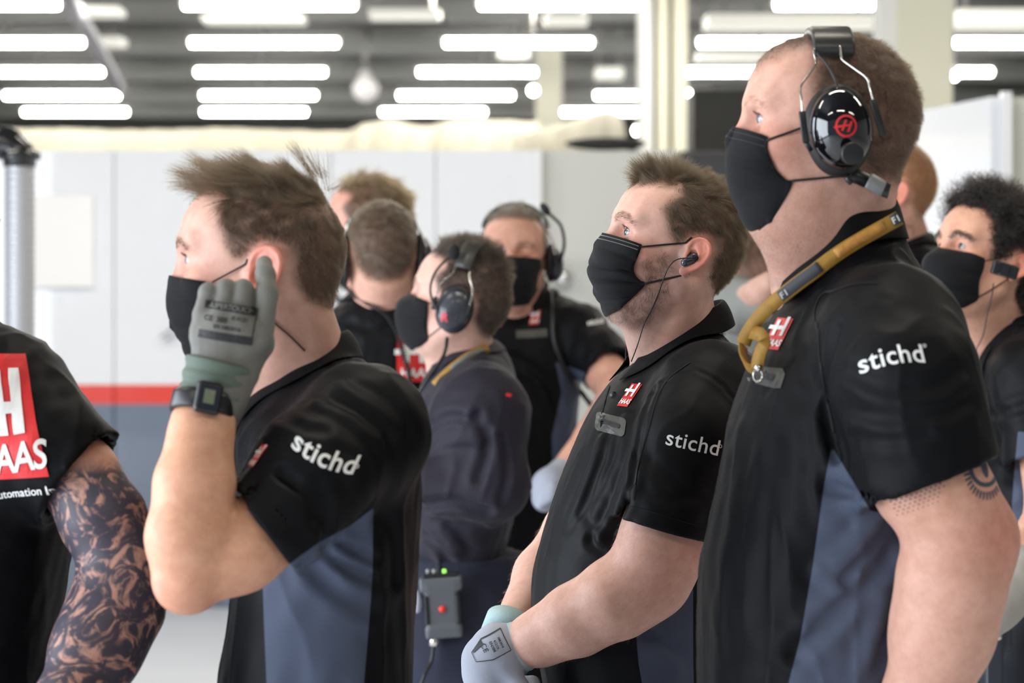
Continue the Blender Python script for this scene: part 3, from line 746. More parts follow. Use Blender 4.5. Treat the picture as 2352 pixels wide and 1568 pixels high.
def environment():
    S_=lambda o:tag(o,kind='structure')
    m_floor=mat('floor_paint',(.86,.88,.93),rough=.22,spec=.5,var=.06,vscale=1.5)
    V,F=boxVF((0,25,-.05),(9,29,.05)); S_(mk('floor',V,F,m_floor,smooth=False))
    m_ceil=mat('ceiling_dark',(.075,.072,.068),rough=.35,var=.3,vscale=.8)
    V,F=boxVF((0,25,4.25),(9,29,.05)); S_(mk('ceiling',V,F,m_ceil,smooth=False))
    m_end=mat('end_wall',(.05,.05,.05),rough=.7)
    V,F=boxVF((0,54,2.1),(9,.05,2.2)); S_(mk('wall_far',V,F,m_end,smooth=False))
    V,F=boxVF((9.05,25,2.1),(.05,29,2.2)); S_(mk('wall_right',V,F,mat('side_wall',(.55,.54,.5),rough=.6),smooth=False))
    V,F=boxVF((-9.05,38,2.1),(.05,16,2.2)); S_(mk('wall_left',V,F,mat('side_wall',(.55,.54,.5),rough=.6),smooth=False))
    # ceiling beams: purlins between the rows of tubes
    m_beam=mat('beam_paint',(.30,.30,.285),rough=.45)
    rows=[4.6,8.7,12.8,16.9,21.0,25.1,29.2,33.4,37.7,41.5,45.6]
    for i,d in enumerate(rows):
        V,F=boxVF((0,d+2.0,4.12),(9,.10,.09)); o=mk('trim_%d'%(i+1),V,F,m_beam,smooth=False); S_(o)
        if 20<d<43:
            V,F=boxVF((0,d+.9,4.16),(9,.05,.05)); o=mk('trim_%d'%(i+21),V,F,mat('purlin_paint',(.16,.16,.15),rough=.5),smooth=False); S_(o)
    # tube lamps
    m_tube=mat('tube_glow',(1,1,1),emit=(1,.985,.93),es=40); m_bat=mat('lamp_batten',(.85,.84,.80),rough=.4)
    m_refl=mat('lamp_reflector',(.80,.79,.74),rough=.35)
    nth=['first','second','third','fourth','fifth','sixth']
    def lamp(x,d,refl=False):
        e=empty('tube_lamp',(x,d,4.0))
        V,F=tubeVF([(-.75,0,0),(.75,0,0)],.036,12); a=mk('lamp_tube',V,F,m_tube,e)
        v1=boxVF((0,0,.065),(.78,.035,.03)); v2=boxVF((-.765,0,.02),(.012,.02,.03)); v3=boxVF((.765,0,.02),(.012,.02,.03))
        mk('batten',*cat(v1,v2,v3),m_bat,e,smooth=False)
        v=boxVF((0,0,.13),(.02,.02,.06)); mk('hanger',*v,m_bat,e,smooth=False)
        if refl:
            V=np.array([(-.72,-.02,.04),(.72,-.02,.04),(.72,-.20,.10),(-.72,-.20,.10),(-.72,.02,.04),(.72,.02,.04),(.72,.20,.10),(-.72,.20,.10)])
        return e
    for ri,d in enumerate(rows[5:10]):
        x0=-2.14-.405*ri; vis=[ci for ci in (-1,0,1,2,3) if -250<=CX+(x0+2.61*ci)*FPX/d<=2600]
        for ci in (-1,0,1,2,3):
            x=x0+2.61*ci; px=CX+x*FPX/d
            if px<-250 or px>2600: continue
            e=lamp(x,d)
            tag(e,'glowing white tube lamp, %s row from the top, %s from the left in its row'%(nth[ri],nth[vis.index(ci)]),'ceiling light','tube lamps on the dark ceiling')
    # short bright lamps low behind the posts
    for x,y,z,lab in ((1465,300,0,'small round glowing lamp low beside the narrow post, above the white wall'),(1575,168,0,'small round glowing lamp at the right edge of the slim post, upper one'),(1576,215,0,'small round glowing lamp at the right edge of the slim post, lower one'),(1225,208,0,'small round glowing lamp on the left edge of the short far column'),(2192,176,0,'small faint round lamp at the right edge of the broad cream column')):
        p=W(x,y,(26.0 if y==215 else 24.0) if x<2000 else 17); bm=bmesh.new(); bmesh.ops.create_uvsphere(bm,u_segments=20,v_segments=12,radius=.035 if x<2000 else .02); me=bpy.data.meshes.new('lamp_bulb'); bm.to_mesh(me); bm.free(); me.materials.append(m_tube)
        e=empty('round_lamp',p); o=bpy.data.objects.new('lamp_bulb',me); COL.objects.link(o); o.parent=e
        V,F=tubeVF([(0,0,.03),(0,0,.06)],[.02,.02],10); mk('lamp_holder',V,F,m_bat,e)
        V,F=tubeVF([(0,0,.05),(0,0,4.18-p[2])],.006,6); mk('lamp_cord',V,F,m_bat,e)
        tag(e,lab,'lamp')
    # added glowing cream slabs: lamp reflections and lit beams on the ceiling
    m_pan=mat('cream_glow',(.93,.92,.84),rough=.5,emit=(1,.97,.86),es=.55)
    for x0,x1,y0,y1,d,lab in ((470,700,34,58,26.2,'glowing cream slab added as ceiling glow under the top centre-left tube lamp'),(850,1010,20,48,24,'cream glowing slab added as ceiling glow at the top edge, right of first centre lamp'),
        (1250,1350,30,62,24,'small cream slab added as ceiling glow left of the slim post'),(1620,2010,28,76,22,'long wide cream slab added as ceiling glow above the tall man'),(1600,1760,118,146,25,'cream diffuser panel left of the tall man\'s forehead'),
        (2190,2352+120,14,78,18.5,'broad cream slab added as ceiling glow at the top right corner'),(1368,1430,150,190,28,'small cream slab added as ceiling glow between far column and slim post'),(185,280,14,42,26,'small cream slab added as ceiling glow beside the sloping conduit, upper'),(235,285,82,112,29,'small cream slab added as ceiling glow beside the sloping conduit, lower'),(1145,1215,112,140,30,'small cream slab added as ceiling glow over the short far column')):
        p=W((x0+x1)/2,(y0+y1)/2,d); V,F=boxVF((0,0,0),(M((x1-x0)/2,d),.25,M((y1-y0)/2,d)*.55))
        e=empty('glow_slab',p); mk('slab_body',V,F,m_pan,e,smooth=False); v=[boxVF((s*M((x1-x0)/2,d)*.8,0,(4.2-p[2])/2),(.012,.012,(4.2-p[2])/2)) for s in (-1,1)]
        [mk('hanger',*q,m_beam,e,smooth=False) for q in v]; tag(e,lab,'ceiling light')
    # sloping conduit, top left
    a=W(140,-30,22); b=W(275,205,33)
    V,F=tubeVF(spline([a,(a+b)/2+np.array([0,0,.03]),b],6),.07,10); o=mk('ceiling_conduit',V,F,mat('conduit_grey',(.42,.41,.44),rough=.5)); tag(o,'grey sloping conduit pipe under the ceiling at the top left','pipe')
    # hanging globe
    p=W(840,205,30); e=empty('hanging_globe',p)
    bm=bmesh.new(); bmesh.ops.create_uvsphere(bm,u_segments=24,v_segments=16,radius=.135); me=bpy.data.meshes.new('globe'); bm.to_mesh(me); bm.free(); me.materials.append(mat('globe_glass',(.86,.84,.82),rough=.25,emit=(1,.96,.92),es=.25)); o=bpy.data.objects.new('globe',me); COL.objects.link(o); o.parent=e
    V,F=tubeVF([(0,0,.10),(0,0,.20)],[.075,.06],16); mk('globe_neck',V,F,mat('globe_neck',(.7,.68,.66),rough=.5),e)
    V,F=tubeVF([(0,0,.18),(0,0,4.19-p[2])],.02,8); mk('globe_stem',V,F,m_beam,e)
    tag(e,'pale round globe hanging from the ceiling between two rows of tubes','lamp')
    # ---- partition walls
    D=13.75
    m_w,nt,b=newmat('painted_panels'); N=nt.nodes;L=nt.links
    g=N.new('ShaderNodeNewGeometry'); sp=N.new('ShaderNodeSeparateXYZ'); L.new(g.outputs['Position'],sp.inputs[0])
    cr=N.new('ShaderNodeValToRGB'); cr.color_ramp.interpolation='CONSTANT'; e=cr.color_ramp.elements
    z1=(CAMZ-(930-HY)*D/FPX)/3; z2=(CAMZ-(884-HY)*D/FPX)/3
    e[0].position=0; e[0].color=(.135,.17,.235,1); e[1].position=z1; e[1].color=(.78,.035,.010,1); x=e.new(z2); x.color=(.82,.84,.88,1)
    mth=N.new('ShaderNodeMath'); mth.operation='DIVIDE'; mth.inputs[1].default_value=3; L.new(sp.outputs['Z'],mth.inputs[0]); L.new(mth.outputs[0],cr.inputs['Fac']); L.new(cr.outputs['Color'],b.inputs['Base Color'])
    b.inputs['Roughness'].default_value=.25; b.inputs['Coat Weight'].default_value=.8; b.inputs['Coat Roughness'].default_value=.015
    ns=N.new('ShaderNodeTexNoise'); ns.inputs['Scale'].default_value=5; L.new(g.outputs['Position'],ns.inputs['Vector']); bp=N.new('ShaderNodeBump'); bp.inputs['Strength'].default_value=.10; bp.inputs['Distance'].default_value=.02; L.new(ns.outputs['Fac'],bp.inputs['Height']); L.new(bp.outputs['Normal'],b.inputs['Normal'])
    xs=[-6.0,W(-480,0,D)[0],W(262,0,D)[0],W(500,0,D)[0],W(760,0,D)[0],W(1000,0,D)[0],W(1241,0,D)[0]]
    VF=[]
    for i in range(len(xs)-1): VF.append(boxVF(((xs[i]+xs[i+1])/2,D+.04,1.105),((xs[i+1]-xs[i])/2-.002,.04,1.105)))
    VF.append(boxVF(((xs[0]+xs[-1])/2,D+.06,1.1),((xs[-1]-xs[0])/2,.035,1.1)))
    o=mk('wall_back',*cat(*VF),m_w,smooth=False); S_(o); bevel(o,.004,2)
    m_c=mat('cream_wall',(.60,.61,.58),rough=.35); xe=W(1565,0,D)[0]; x1=xs[-1]
    V,F=boxVF(((x1+xe)/2,D+.10,1.105),((xe-x1)/2,.04,1.105)); S_(mk('wall_back_centre',V,F,m_c,smooth=False))
    V,F=boxVF((x1-.006,D+.02,1.10),(.012,.05,1.11)); S_(mk('trim_51',V,F,mat('white_trim',(.85,.86,.88),rough=.3),smooth=False))
    # black letter and red dot printed on the wall
    def wallprint(name,VFn,c,k,m_,lab):
        V,F=VFn; P=np.array([W(c[0]+v[0]*k,c[1]-v[1]*k,D-.003) for v in V]); o=mk(name,P,F,m_,smooth=False); s=o.modifiers.new('t','SOLIDIFY'); s.thickness=.003; tag(o,lab,'wall lettering')
    mb=mat('print_black',(.012,.012,.012),rough=.4); mr=mat('print_red',(.72,.03,.015),rough=.4)
    wallprint('wall_letter',text2d('S',1,.02),(772,690),110,mb,'black letter S on the white wall beside the dark blond man\'s neck')
    wallprint('wall_dot',ring2d((0,0),0.0,1,24),(985,578),9,mr,'small red dot on the white wall right of the close-cropped grey head')
    # white board on the wall
    p0=W(75,448,D-.02); p1=W(215,660,D-.02); V,F=boxVF(((p0[0]+p1[0])/2,D-.012,(p0[2]+p1[2])/2),((p1[0]-p0[0])/2,.010,(p0[2]-p1[2])/2)); o=mk('sign_board',V,F,mat('board_white',(.97,.97,.97),rough=.5),smooth=False); bevel(o,.008,2); tag(o,'bright white square board on the wall beside the silver hose','board')
    # cable hook on the wall
    V,F=tubeVF([W(368,775,D-.03),W(385,762,D-.03),W(400,752,D-.03),W(415,756,D-.03),W(405,772,D-.03),W(380,780,D-.03)],.006,6); o=mk('wall_cable',V,F,mat('grey_plastic',(.45,.47,.5),rough=.4)); tag(o,'faint grey cable loop on the white wall left of the glove','cable')
    # cream cloth cover behind the wall
    def drape(name,top,y0,d,lab,m_):
        T=spline([(x,y,0) for x,y in top],8); V=[];F=[]; n=len(T); k=70
        for i,(x,y,_) in enumerate(T):
            for j in range(k):
                v=j/(k-1); py=y+(y0-y)*v; q=W(x,py,d)
                v9=min(1,v*8); fold=.10*math.sin(x*.035+v9*1.5)*(.3+v9)+.05*math.sin(x*.09+2*v9)-.35*(v9**2)
                V.append((q[0],d+fold+ (0.5*(1-v9)**3),q[2]))
        F=[(i*k+j,i*k+j+1,(i+1)*k+j+1,(i+1)*k+j) for i in range(n-1) for j in range(k-1)]
        o=mk(name,V,F,m_); s=o.modifiers.new('t','SOLIDIFY'); s.thickness=.01; tag(o,lab,'fabric cover')
    m_d=mat('cream_cloth',(.82,.77,.61),rough=.8,sheen=.2)
    drape('fabric_cover',[(-160,288),(85,284),(300,289),(500,284),(760,291),(830,273),(895,264),(960,278),(1010,271),(1080,262),(1240,270)],1285,16.0,'cream cloth cover rising above the white wall at the left and centre',m_d)
    drape('fabric_cover',[(1180,296),(1240,286),(1290,272),(1350,254),(1400,242),(1428,248),(1441,275),(1440,345)],1320,15.2,'cream peaked cloth cover in front of the slim post',m_d)
    bm=bmesh.new(); bmesh.ops.create_uvsphere(bm,u_segments=28,v_segments=14,radius=1); me=bpy.data.meshes.new('bag'); bm.to_mesh(me); bm.free(); me.materials.append(mat('case_black',(.02,.02,.02),rough=.6)); o=bpy.data.objects.new('black_bag',me); COL.objects.link(o); o.location=(W(1392,344,13.86)[0],13.87,2.247); o.scale=(.20,.07,.033); 
    for p in me.polygons: p.use_smooth=True
    tag(o,'low black bag lying on top of the white wall before the peaked cover','bag')
    # columns
    def col(x0,x1,d,name,mm,zt=4.2,zb=0,kind='structure',label=None):
        a=W(x0,0,d)[0]; b_=W(x1,0,d)[0]; V,F=boxVF(((a+b_)/2,d+.15,(zt+zb)/2),((b_-a)/2,.15,(zt-zb)/2)); o=mk(name,V,F,mm,smooth=False); bevel(o,.01,2)
        if kind: S_(o)
        return o
    m_col=mat('column_cream',(.86,.83,.66),rough=.5); m_cw=mat('column_white',(.90,.90,.86),rough=.5)
    col(2062,2190,14,'trim_61',m_col); col(2022,2064,14.02,'trim_62',m_cw)
    col(1470,1500,20,'trim_63',m_cw); col(1509,1536,20,'trim_64',m_col); col(1546,1580,20,'trim_65',m_col); 
    a=W(1470,0,20)[0]; b_=W(1580,0,20)[0]; V,F=boxVF(((a+b_)/2,20.4,3.05),((b_-a)/2,.08,1.15)); S_(mk('trim_66',V,F,m_col,smooth=False)); 
    V,F=boxVF(((a+b_)/2,20.5,1.2),((b_-a)/2,.03,1.5)); S_(mk('trim_67',V,F,mat('post_dark',(.03,.035,.05),rough=.6),smooth=False))
    col(1230,1292,31,'trim_68',m_col)
    # black equipment rack; the dark opening behind it is a made-up second box
    def rack(x0,x1,y0,d,name,lab,m_):
        a=W(x0,0,d)[0]; b_=W(x1,0,d)[0]; zt=W(0,y0,d)[2]; e=empty(name,((a+b_)/2,d+.3,0)); w=(b_-a)/2
        o=mk('cabinet_body',*boxVF((0,0,zt/2),(w,.3,zt/2)),m_,e,smooth=False); bevel(o,.01,2)
        mk('door',*boxVF((0,-.306,zt/2),(w*.94,.006,zt/2*.96)),m_,e,smooth=False); mk('handle',*boxVF((w*.8,-.32,zt*.55),(.01,.01,.08)),mat('grey_plastic',(.45,.47,.5)),e,smooth=False)
        mk('indicator',*boxVF((-w*.05,-.314,W(0,365,d)[2]),(.02,.004,.014)),mat('led_blue',(.1,.15,.5),emit=(.1,.16,.6),es=.35),e,smooth=False)
        tag(e,lab,'cabinet')
    rack(1563,1850,346,12.6,'cabinet_or_opening','tall matt black cabinet with a dim blue light behind the two masked men',mat('cabinet_black',(.022,.022,.024),rough=.5))
    rack(1592,1870,205,15.5,'cabinet_or_opening','very tall dark grey cabinet behind the black cabinet left of the tall man\'s face',mat('opening_grey',(.045,.045,.04),rough=.6))
    # right hand partition
    m_rw=mat('right_panel',(.80,.82,.86),rough=.2,coat=.3)
    P0=np.array([1.30,12.1]); P1=np.array([W(2302,0,9.65)[0],9.65]); t=P1-P0; n=np.array([-t[1],t[0]]); n=n/np.linalg.norm(n)*.04
    q=[P0,P1,P1-n,P0-n]; V=[(x,y,z) for z in (0,2.21) for x,y in q]; F=[(0,1,2,3),(4,7,6,5),(0,4,5,1),(1,5,6,2),(2,6,7,3),(3,7,4,0)]
    S_(mk('wall_partition',V,F,m_rw,smooth=False))
    V,F=boxVF((P1[0]+1.5,9.70,1.105),(1.5,.04,1.105)); S_(mk('wall_partition_front',V,F,mat('grey_green_panel',(.66,.68,.62),rough=.35),smooth=False))
    V,F=boxVF((P1[0]+.01,9.64,1.105),(.016,.03,1.12)); S_(mk('trim_71',V,F,mat('white_trim',(.85,.86,.88)),smooth=False))
    # silver hose with black elbow, left
    bm=bmesh.new(); bmesh.ops.create_uvsphere(bm,u_segments=20,v_segments=12,radius=.042); me=bpy.data.meshes.new('chrome_knob'); bm.to_mesh(me); bm.free()
    for q in me.polygons: q.use_smooth=True
    me.materials.append(mat('chrome_bright',(.9,.9,.9),rough=.15,metal=1)); o=bpy.data.objects.new('chrome_knob',me); COL.objects.link(o); o.location=W(1292,636,13.78); tag(o,'small shiny chrome knob on the wall beside the shoulder of the man facing the camera','knob')
    d=8.5; e=empty('air_hose',W(45,600,d)*np.array([1,1,0])); x0=W(42,0,d)[0]; c=np.array([x0,d,0]); R_=M(34,d)
    zt=W(0,352,d)[2]; 
    # corrugated silver duct
    zz=np.arange(0,zt,.004); seg=28; V=[];F=[]
    for i,z in enumerate(zz):
        for j in range(seg):
            a=2*math.pi*j/seg; r=R_*(1+.035*math.sin(z*2*math.pi/.022+a)); V.append((r*math.cos(a),r*math.sin(a),z))
    F=[(i*seg+j,i*seg+(j+1)%seg,(i+1)*seg+(j+1)%seg,(i+1)*seg+j) for i in range(len(zz)-1) for j in range(seg)]
    mk('silver_duct',V,F,mat('duct_silver',(.52,.52,.54),rough=.4,metal=.35,bump=.4,bscale=60),e)
    m_bk=mat('gloss_black',(.012,.012,.014),rough=.12,coat=.5)
    zb=zt; r2=R_*1.22
    path=[(0,0,zb-.02),(0,0,zb+.005)]+[(-.075+.075*math.cos(t),0,zb+.005+.050*math.sin(t)) for t in np.linspace(0.1,math.pi/2,10)]+[(-.25,0,zb+.055),(-.6,0,zb+.055)]
    V,F=tubeVF([np.array(p)-np.array([0,0,.02]) for p in path],r2*.92,24); mk('elbow',V,F,m_bk,e)
    V,F=tubeVF([(0,0,zb-.02),(0,0,zb+.006)],r2*1.18,24); mk('clamp_ring',V,F,m_bk,e)
    tag(e,'silver ribbed air hose with a glossy black elbow on top at the left edge','hose')
    # ---- lights: the big open garage door on the left, tubes overhead, and added fill lamps further back
    area('door_daylight',(-4.6,2.6,1.7),(0,-math.pi/2,0),3.0,7.0,DOOR,(.84,.91,1.0))
    for i,(x,y) in enumerate([(-2.4,4.2),(0.2,4.2),(2.8,4.2),(-2.4,8.3),(0.2,8.3),(2.8,8.3),(-2.3,.5),(.3,.5),(2.9,.5)]):
        area('tube_and_fill_light',(x,y,3.98),(0,0,0),1.5,.12,TUBE,(1,.93,.80))
    for i,(x,y) in enumerate([(-3,11.2),(0,11.2),(3,10.8),(-2.6,16.5),(0,16.5),(2.6,16.5),(1.0,18.6),(0,24),(-3,24)]):  # fill lamps added to brighten the far wall, cloth cover and slim post
        area('tube_and_fill_light',(x,y,3.98),(0,0,0),1.5,.2,BACK,(1,.96,.88))
DOOR=500; TUBE=28; BACK=66; REAR=45
def reflection_lights():  # unseen lights added behind the camera for bright blotches in the wall gloss
    for i,(x,z) in enumerate([(-7.6,3.9),(-5.6,3.6),(-3.9,4.0),(-2.3,3.3),(-.9,3.9),(.5,3.5),(-6.6,3.1),(-4.8,3.0),(-1.6,2.9)]):
        area('reflection_light',(x,-30,z+.2),(-math.pi/2,0,0),.75,.45,REAR,(1,.98,.93))
# ------------------------------------------------------------------ shared materials
def mats():
    g=globals()
    g['M_SKIN']=skin_mat('skin'); g['M_INK']=skin_mat('tattooed_skin',ink=True)
    g['M_POLO']=shirt_mat('polo_jersey',(.0034,.0038,.0052),(.070,.085,.130))
    g['M_COLLAR']=mat('polo_collar',(.0038,.0040,.0044),rough=.7,sheen=.08,spec=.15,bump=.2,bscale=700)
    g['M_NAVY']=mat('navy_jacket',(.014,.012,.022),rough=.7,sheen=.3,spec=.3,bump=.15,bscale=500)
    g['M_MASK']=mat('mask_cloth',(.0085,.0088,.0105),rough=.8,sheen=.3,spec=.2,bump=.25,bscale=1400)
    g['M_STRAP']=mat('mask_strap',(.006,.006,.006),rough=.7)
    g['M_WIRE']=mat('wire_black',(.008,.008,.009),rough=.35)
    g['M_TROU']=mat('work_trousers',(.012,.014,.022),rough=.8,sheen=.2)
    g['M_DENIM']=mat('dark_denim',(.010,.013,.035),rough=.85,sheen=.2,var=.4,vscale=9)
    g['M_SHOE']=mat('shoe_black',(.01,.01,.01),rough=.5)
    g['M_GLOVE']=mat('glove_grey',(.175,.170,.152),rough=.75,sheen=.2,bump=.3,bscale=900)
    g['M_GLOVE2']=mat('glove_pale',(.40,.43,.52),rough=.75,sheen=.2,bump=.3,bscale=1100)
    g['M_CUFF']=mat('cuff_green',(.115,.15,.12),rough=.8,bump=.4,bscale=600)
    g['M_CUFF2']=mat('cuff_aqua',(.42,.58,.60),rough=.8,bump=.4,bscale=600)
    g['M_WHITE']=mat('print_white',(.88,.88,.86),rough=.5); g['M_RED']=mat('print_red2',(.70,.022,.025),rough=.45)
    g['M_BLK']=mat('plastic_black',(.012,.012,.013),rough=.35); g['M_GLOSS']=mat('cup_gloss',(.004,.004,.006),rough=.05,coat=1)
    g['M_CUSH']=mat('cushion_black',(.010,.009,.009),rough=.55); g['M_CHROME']=mat('steel_wire',(.75,.73,.68),rough=.18,metal=1)
    g['M_PRINTK']=mat('glove_print',(.018,.018,.02),rough=.6); g['M_GOLD']=mat('lanyard_gold',(.40,.215,.03),rough=.6,var=.25,vscale=90)
    g['M_ZIP']=mat('zip_welt',(.055,.055,.050),rough=.45)
def finish_person(H,o,label,hs,body,arms=None,zcut=None,h=.004,ink=None,headlo=None,headhi=None,group=None,gaze=(0,0),iris=(.10,.17,.25),inkfn=None):
    """head + neck at fine cells, the rest of the body coarser, one object"""
    full=uni([hs,body],o.get('kneck',.018))
    R=.24*H.s
    lo=H.c-np.array([.17,.11,.17])*H.s if headlo is None else headlo; hi=H.c+np.array([.15,.11,.16])*H.s if headhi is None else headhi
    V1,F1=mesher(full,H.vox,lo,hi)
    V2,F2=mesher(body,h)
    keep=~((V2>lo+.004)&(V2<hi-.004)).all(1); F2=F2[keep[F2].any(1)]
    V=np.vstack([V1,V2]); F=np.vstack([F1,F2+len(V1)])
    c=skincol(H,V1,o); c2=np.tile(SKIN*np.array(o.get('tone',(1,1,1))),(len(V2),1))
    if o.get('bodycol') is not None: c2=o['bodycol'](V2,c2)
    c=np.vstack([c,c2]); at={}
    m=M_SKIN
    if inkfn is not None: at['ink']=np.concatenate([np.zeros(len(V1)),inkfn(V2)]); m=M_INK
    p=mk('person',V,F,m,cols=c,attrs=at); tag(p,label,'person',group)
    if o.get('eyes',True): eyes(H,p,gaze,iris)
    if 'hair' in o: make_hair(H,V1,F1,o,p)
    if 'browmat' in o: make_brow(H,V1,F1,p,o['browmat'],*o.get('browargs',()))
    return p,V1,F1,V2,F2
def make_shirt(parent,parts,sleeves,neck,h,m,k=.045,ks=.03,panels=None,disps=None,name='shirt',zmin=None,nside=True):
    s=uni(parts,k); 
    if sleeves: s=uni([s]+sleeves,ks)
    if neck is not None: s=sub(s,neck,.004)
    s0=s
    if disps: s=disp(s,disps,.012)
    V,F=mesher(s,h)
    at={}
    pv=np.full(len(V),1.0)
    if panels:
        P=toPx(V)
        for poly,yl in panels:
            d=sdpoly(P,poly)*V[:,1]/FPX; d=np.where(V[:,1]<yl,d,1.0); pv=np.minimum(pv,d)
    at['panel']=pv
    o=mk(name,V,F,m,attrs=at); setpar(o,parent); return o,s
def wrinkle(a1=.0022,s1=.05,seed=1,a2=.0008,s2=.018,st=(1,1,.45)):
    st=np.array(st,f32)
    def g(P):
        Q=P*st; w=nz(Q,s1,seed,2); r=1-np.abs(w)*1.6
        return -a1*np.clip(r,0,1)**2+a2*nz(P,s2,seed+3)
    return g
def plus(*fs):
    return lambda P: sum(f(P) for f in fs)

# ------------------------------------------------------------------ man with gloved finger in his ear
def man_ear():
    Y=3.47; H=Head(616,632,Y-.0,1.02,yaw=-3,pitch=4,vox=.002)
    hp=[tuple(H.pix(x,y,-.045)[[0,2]]) for x,y in [(425,462),(470,456),(508,455),(498,480),(500,520),(520,575),(537,602),(566,604),(588,585),(610,562),(652,568),(668,610),(672,650),(698,699),(744,716),(830,716),(830,300),(400,300)]]
    hm=hair_mat('hair_brown',(.012,.0078,.0045),(.042,.028,.016))
    def ln(P):
        top=np.clip((P[:,2]-.062)/.035,0,1); fr=np.clip((-P[:,0]+.02)/.08,0,1)
        back=np.clip((P[:,2]-.03)/.05,0,1)
        return .007+.007*back+top*(.011+.024*fr)
    def bend(P,N):
        top=np.clip((P[:,2]-.065)/.03,0,1)[:,None]; fr=np.clip((-P[:,0]+.0)/.07,0,1)[:,None]
        return top*(np.array([-1.3,0,-.05])*fr+np.array([-.9,0,.45])*(1-fr))+(1-top)*np.array([.25,0,-.9])
    o=dict(scalp=(.10,.065,.045),scalpk=.8,hairpoly=hp,beard=0,tone=(1.02,.99,.98),ear=1.10,eardx=-.013,rear=.90,top=.92,nose=.008,eye=1.35,hair=dict(n=26000,mat=hm,len=ln,bend=bend,rad=.00012,clump=.013,clumpk=.38,fade=.014,grow=.012,npts=6,jit=.10,lean=.5),
           browmat=hair_mat('brow_brown',(.03,.02,.013),(.06,.04,.025)))
    hs=head_sdf(H,o)
    Yb=3.52
    neck=uni([cap(H.wor((.020,0,-.035)),W(705,905,Yb),.057,.064),cap(H.wor((-.030,0,-.085)),W(650,920,Yb),.040,.048),cap(H.wor((.012,-.058,-.030)),W(640,925,Yb-.03),.014,.014)],.03)
    rows=[(2250,500,945,.16),(1700,505,944,.165),(1568,503,946,.168),(1430,528,950,.172),(1300,545,958,.185),(1180,553,968,.195),(1080,547,970,.20),(1000,545,950,.185),(930,568,915,.13),(870,590,870,.085),(835,620,840,.06)]
    tor=torso_sdf(rows,Yb)
    el=W(433,1322,3.19); wr=W(468,965,3.24)
    armL=uni([chain([(W(825,985,3.355),.058),(W(715,1085,3.28),.052),(W(610,1216,3.235),.0430),(W(550,1262,3.215),.0455),(el,.0395)],.02),
              chain([(el,.0385),(W(432,1235,3.19),.0445),(W(447,1110,3.205),.0425),(W(459,1010,3.225),.0335),(wr,.0305),(W(480,915,3.25),.0300)],.02)],.009)
    armL=uni([armL,ell(el+np.array([-.004,0,-.012]),(.031,.032,.029))],.012)
    # other arm, raised behind the chin
    el2=W(556,1075,3.72); armR=uni([chain([(W(720,1010,3.72),.05),(el2,.038)]),chain([(el2,.036),(W(560,960,3.72),.036),(W(600,830,3.66),.028),(W(632,700,3.60),.024)],.01)],.02)
    inner=off(tor,-.014); body=uni([inner,armL,neck,armR],.02)
    hv=W(545,1190,3.2)
    def bc(V,c):
        d=np.linalg.norm(V-(el+np.array([-.02,0,-.025])),axis=1); m=np.exp(-(d/.045)**2)[:,None]*.45
        c=c*(1-m)+np.array([.60,.24,.22])*m
        a=np.clip((1.33-np.abs(V[:,2]-1.33))*0+ (V[:,1]<3.34),0,1)[:,None]*.9
        return c*(1-a)+c*np.array([.96,.84,.66])*a
    o['bodycol']=bc
    p,V1,F1,V2,F2=finish_person(H,o,'young man in profile pressing a grey gloved finger into his ear, black mask and polo',hs,body,h=.0045,gaze=(0,0))
    lashes(H,p,1.35)
    # cowlick strands at the crown
    r=np.random.RandomState(7); n=60
    roots=[];ends=[]
    for (a,b,k) in [((720,400),(672,332),50),((735,410),(717,345),12),((750,430),(745,350),8),((755,435),(800,415),12),((735,395),(700,345),16),((745,400),(735,375),10)]:
        for i in range(k):
            y=3.47+r.uniform(-.02,.02); roots.append(W(a[0]+r.uniform(-10,12),a[1]+r.uniform(-4,14),y)); ends.append(W(b[0]+r.uniform(-14,14),b[1]+r.uniform(-10,12),y+r.uniform(-.01,.01)))
    roots=np.array(roots);ends=np.array(ends); d=ends-roots; L=np.linalg.norm(d,axis=1); d/=L[:,None]
    strands('hair_wisp',p,roots,d,L,hm,8,.00019,d+np.array([-.3,0,.2]),.35,0,.05,2)
    body_s=[tor,ell(W(840,1000,3.40),(.068,.09,.070)),cap(W(765,925,Yb-.04),W(832,985,3.38),.042,.062),cap(W(745,915,Yb+.04),W(800,960,3.68),.045,.065)]
    hemn=np.array([-.80,-.12,-.60])
    sl=[sleeve_sdf([(W(825,985,3.355),.074),(W(715,1085,3.28),.066),(W(610,1216,3.235),.0575)],hemn,.03),
        sleeve_sdf([(W(780,980,3.70),.06),(W(610,1065,3.74),.055)],None,.03)]
    neckcut=uni([cap(W(735,760,Yb),W(690,895,Yb),.060,.062),cap(W(640,850,Yb),W(600,925,Yb),.040,.030)],.02)
    base=uni([uni(body_s,.045)]+sl,.03)
    near=lambda pts:pts
    fl=foldpx([([(735,930),(800,960),(860,1010)],-.004,.012),([(770,890),(850,930),(905,985)],-.004,.012),([(650,1090),(690,1130),(720,1190)],.004,.010),([(640,1060),(720,1060),(800,1080)],-.003,.012),
        ([(730,1130),(745,1190),(740,1250)],.004,.012),([(735,1250),(790,1300),(850,1330)],.0035,.009),([(760,1235),(810,1262),(856,1285)],.003,.008),([(700,1290),(790,1370),(850,1400)],.003,.012),
        ([(650,960),(700,985),(740,990)],.003,.010),([(560,1110),(600,1060),(640,1030)],-.003,.010),([(870,1180),(900,1240),(905,1330)],.003,.014)],base,3.0)
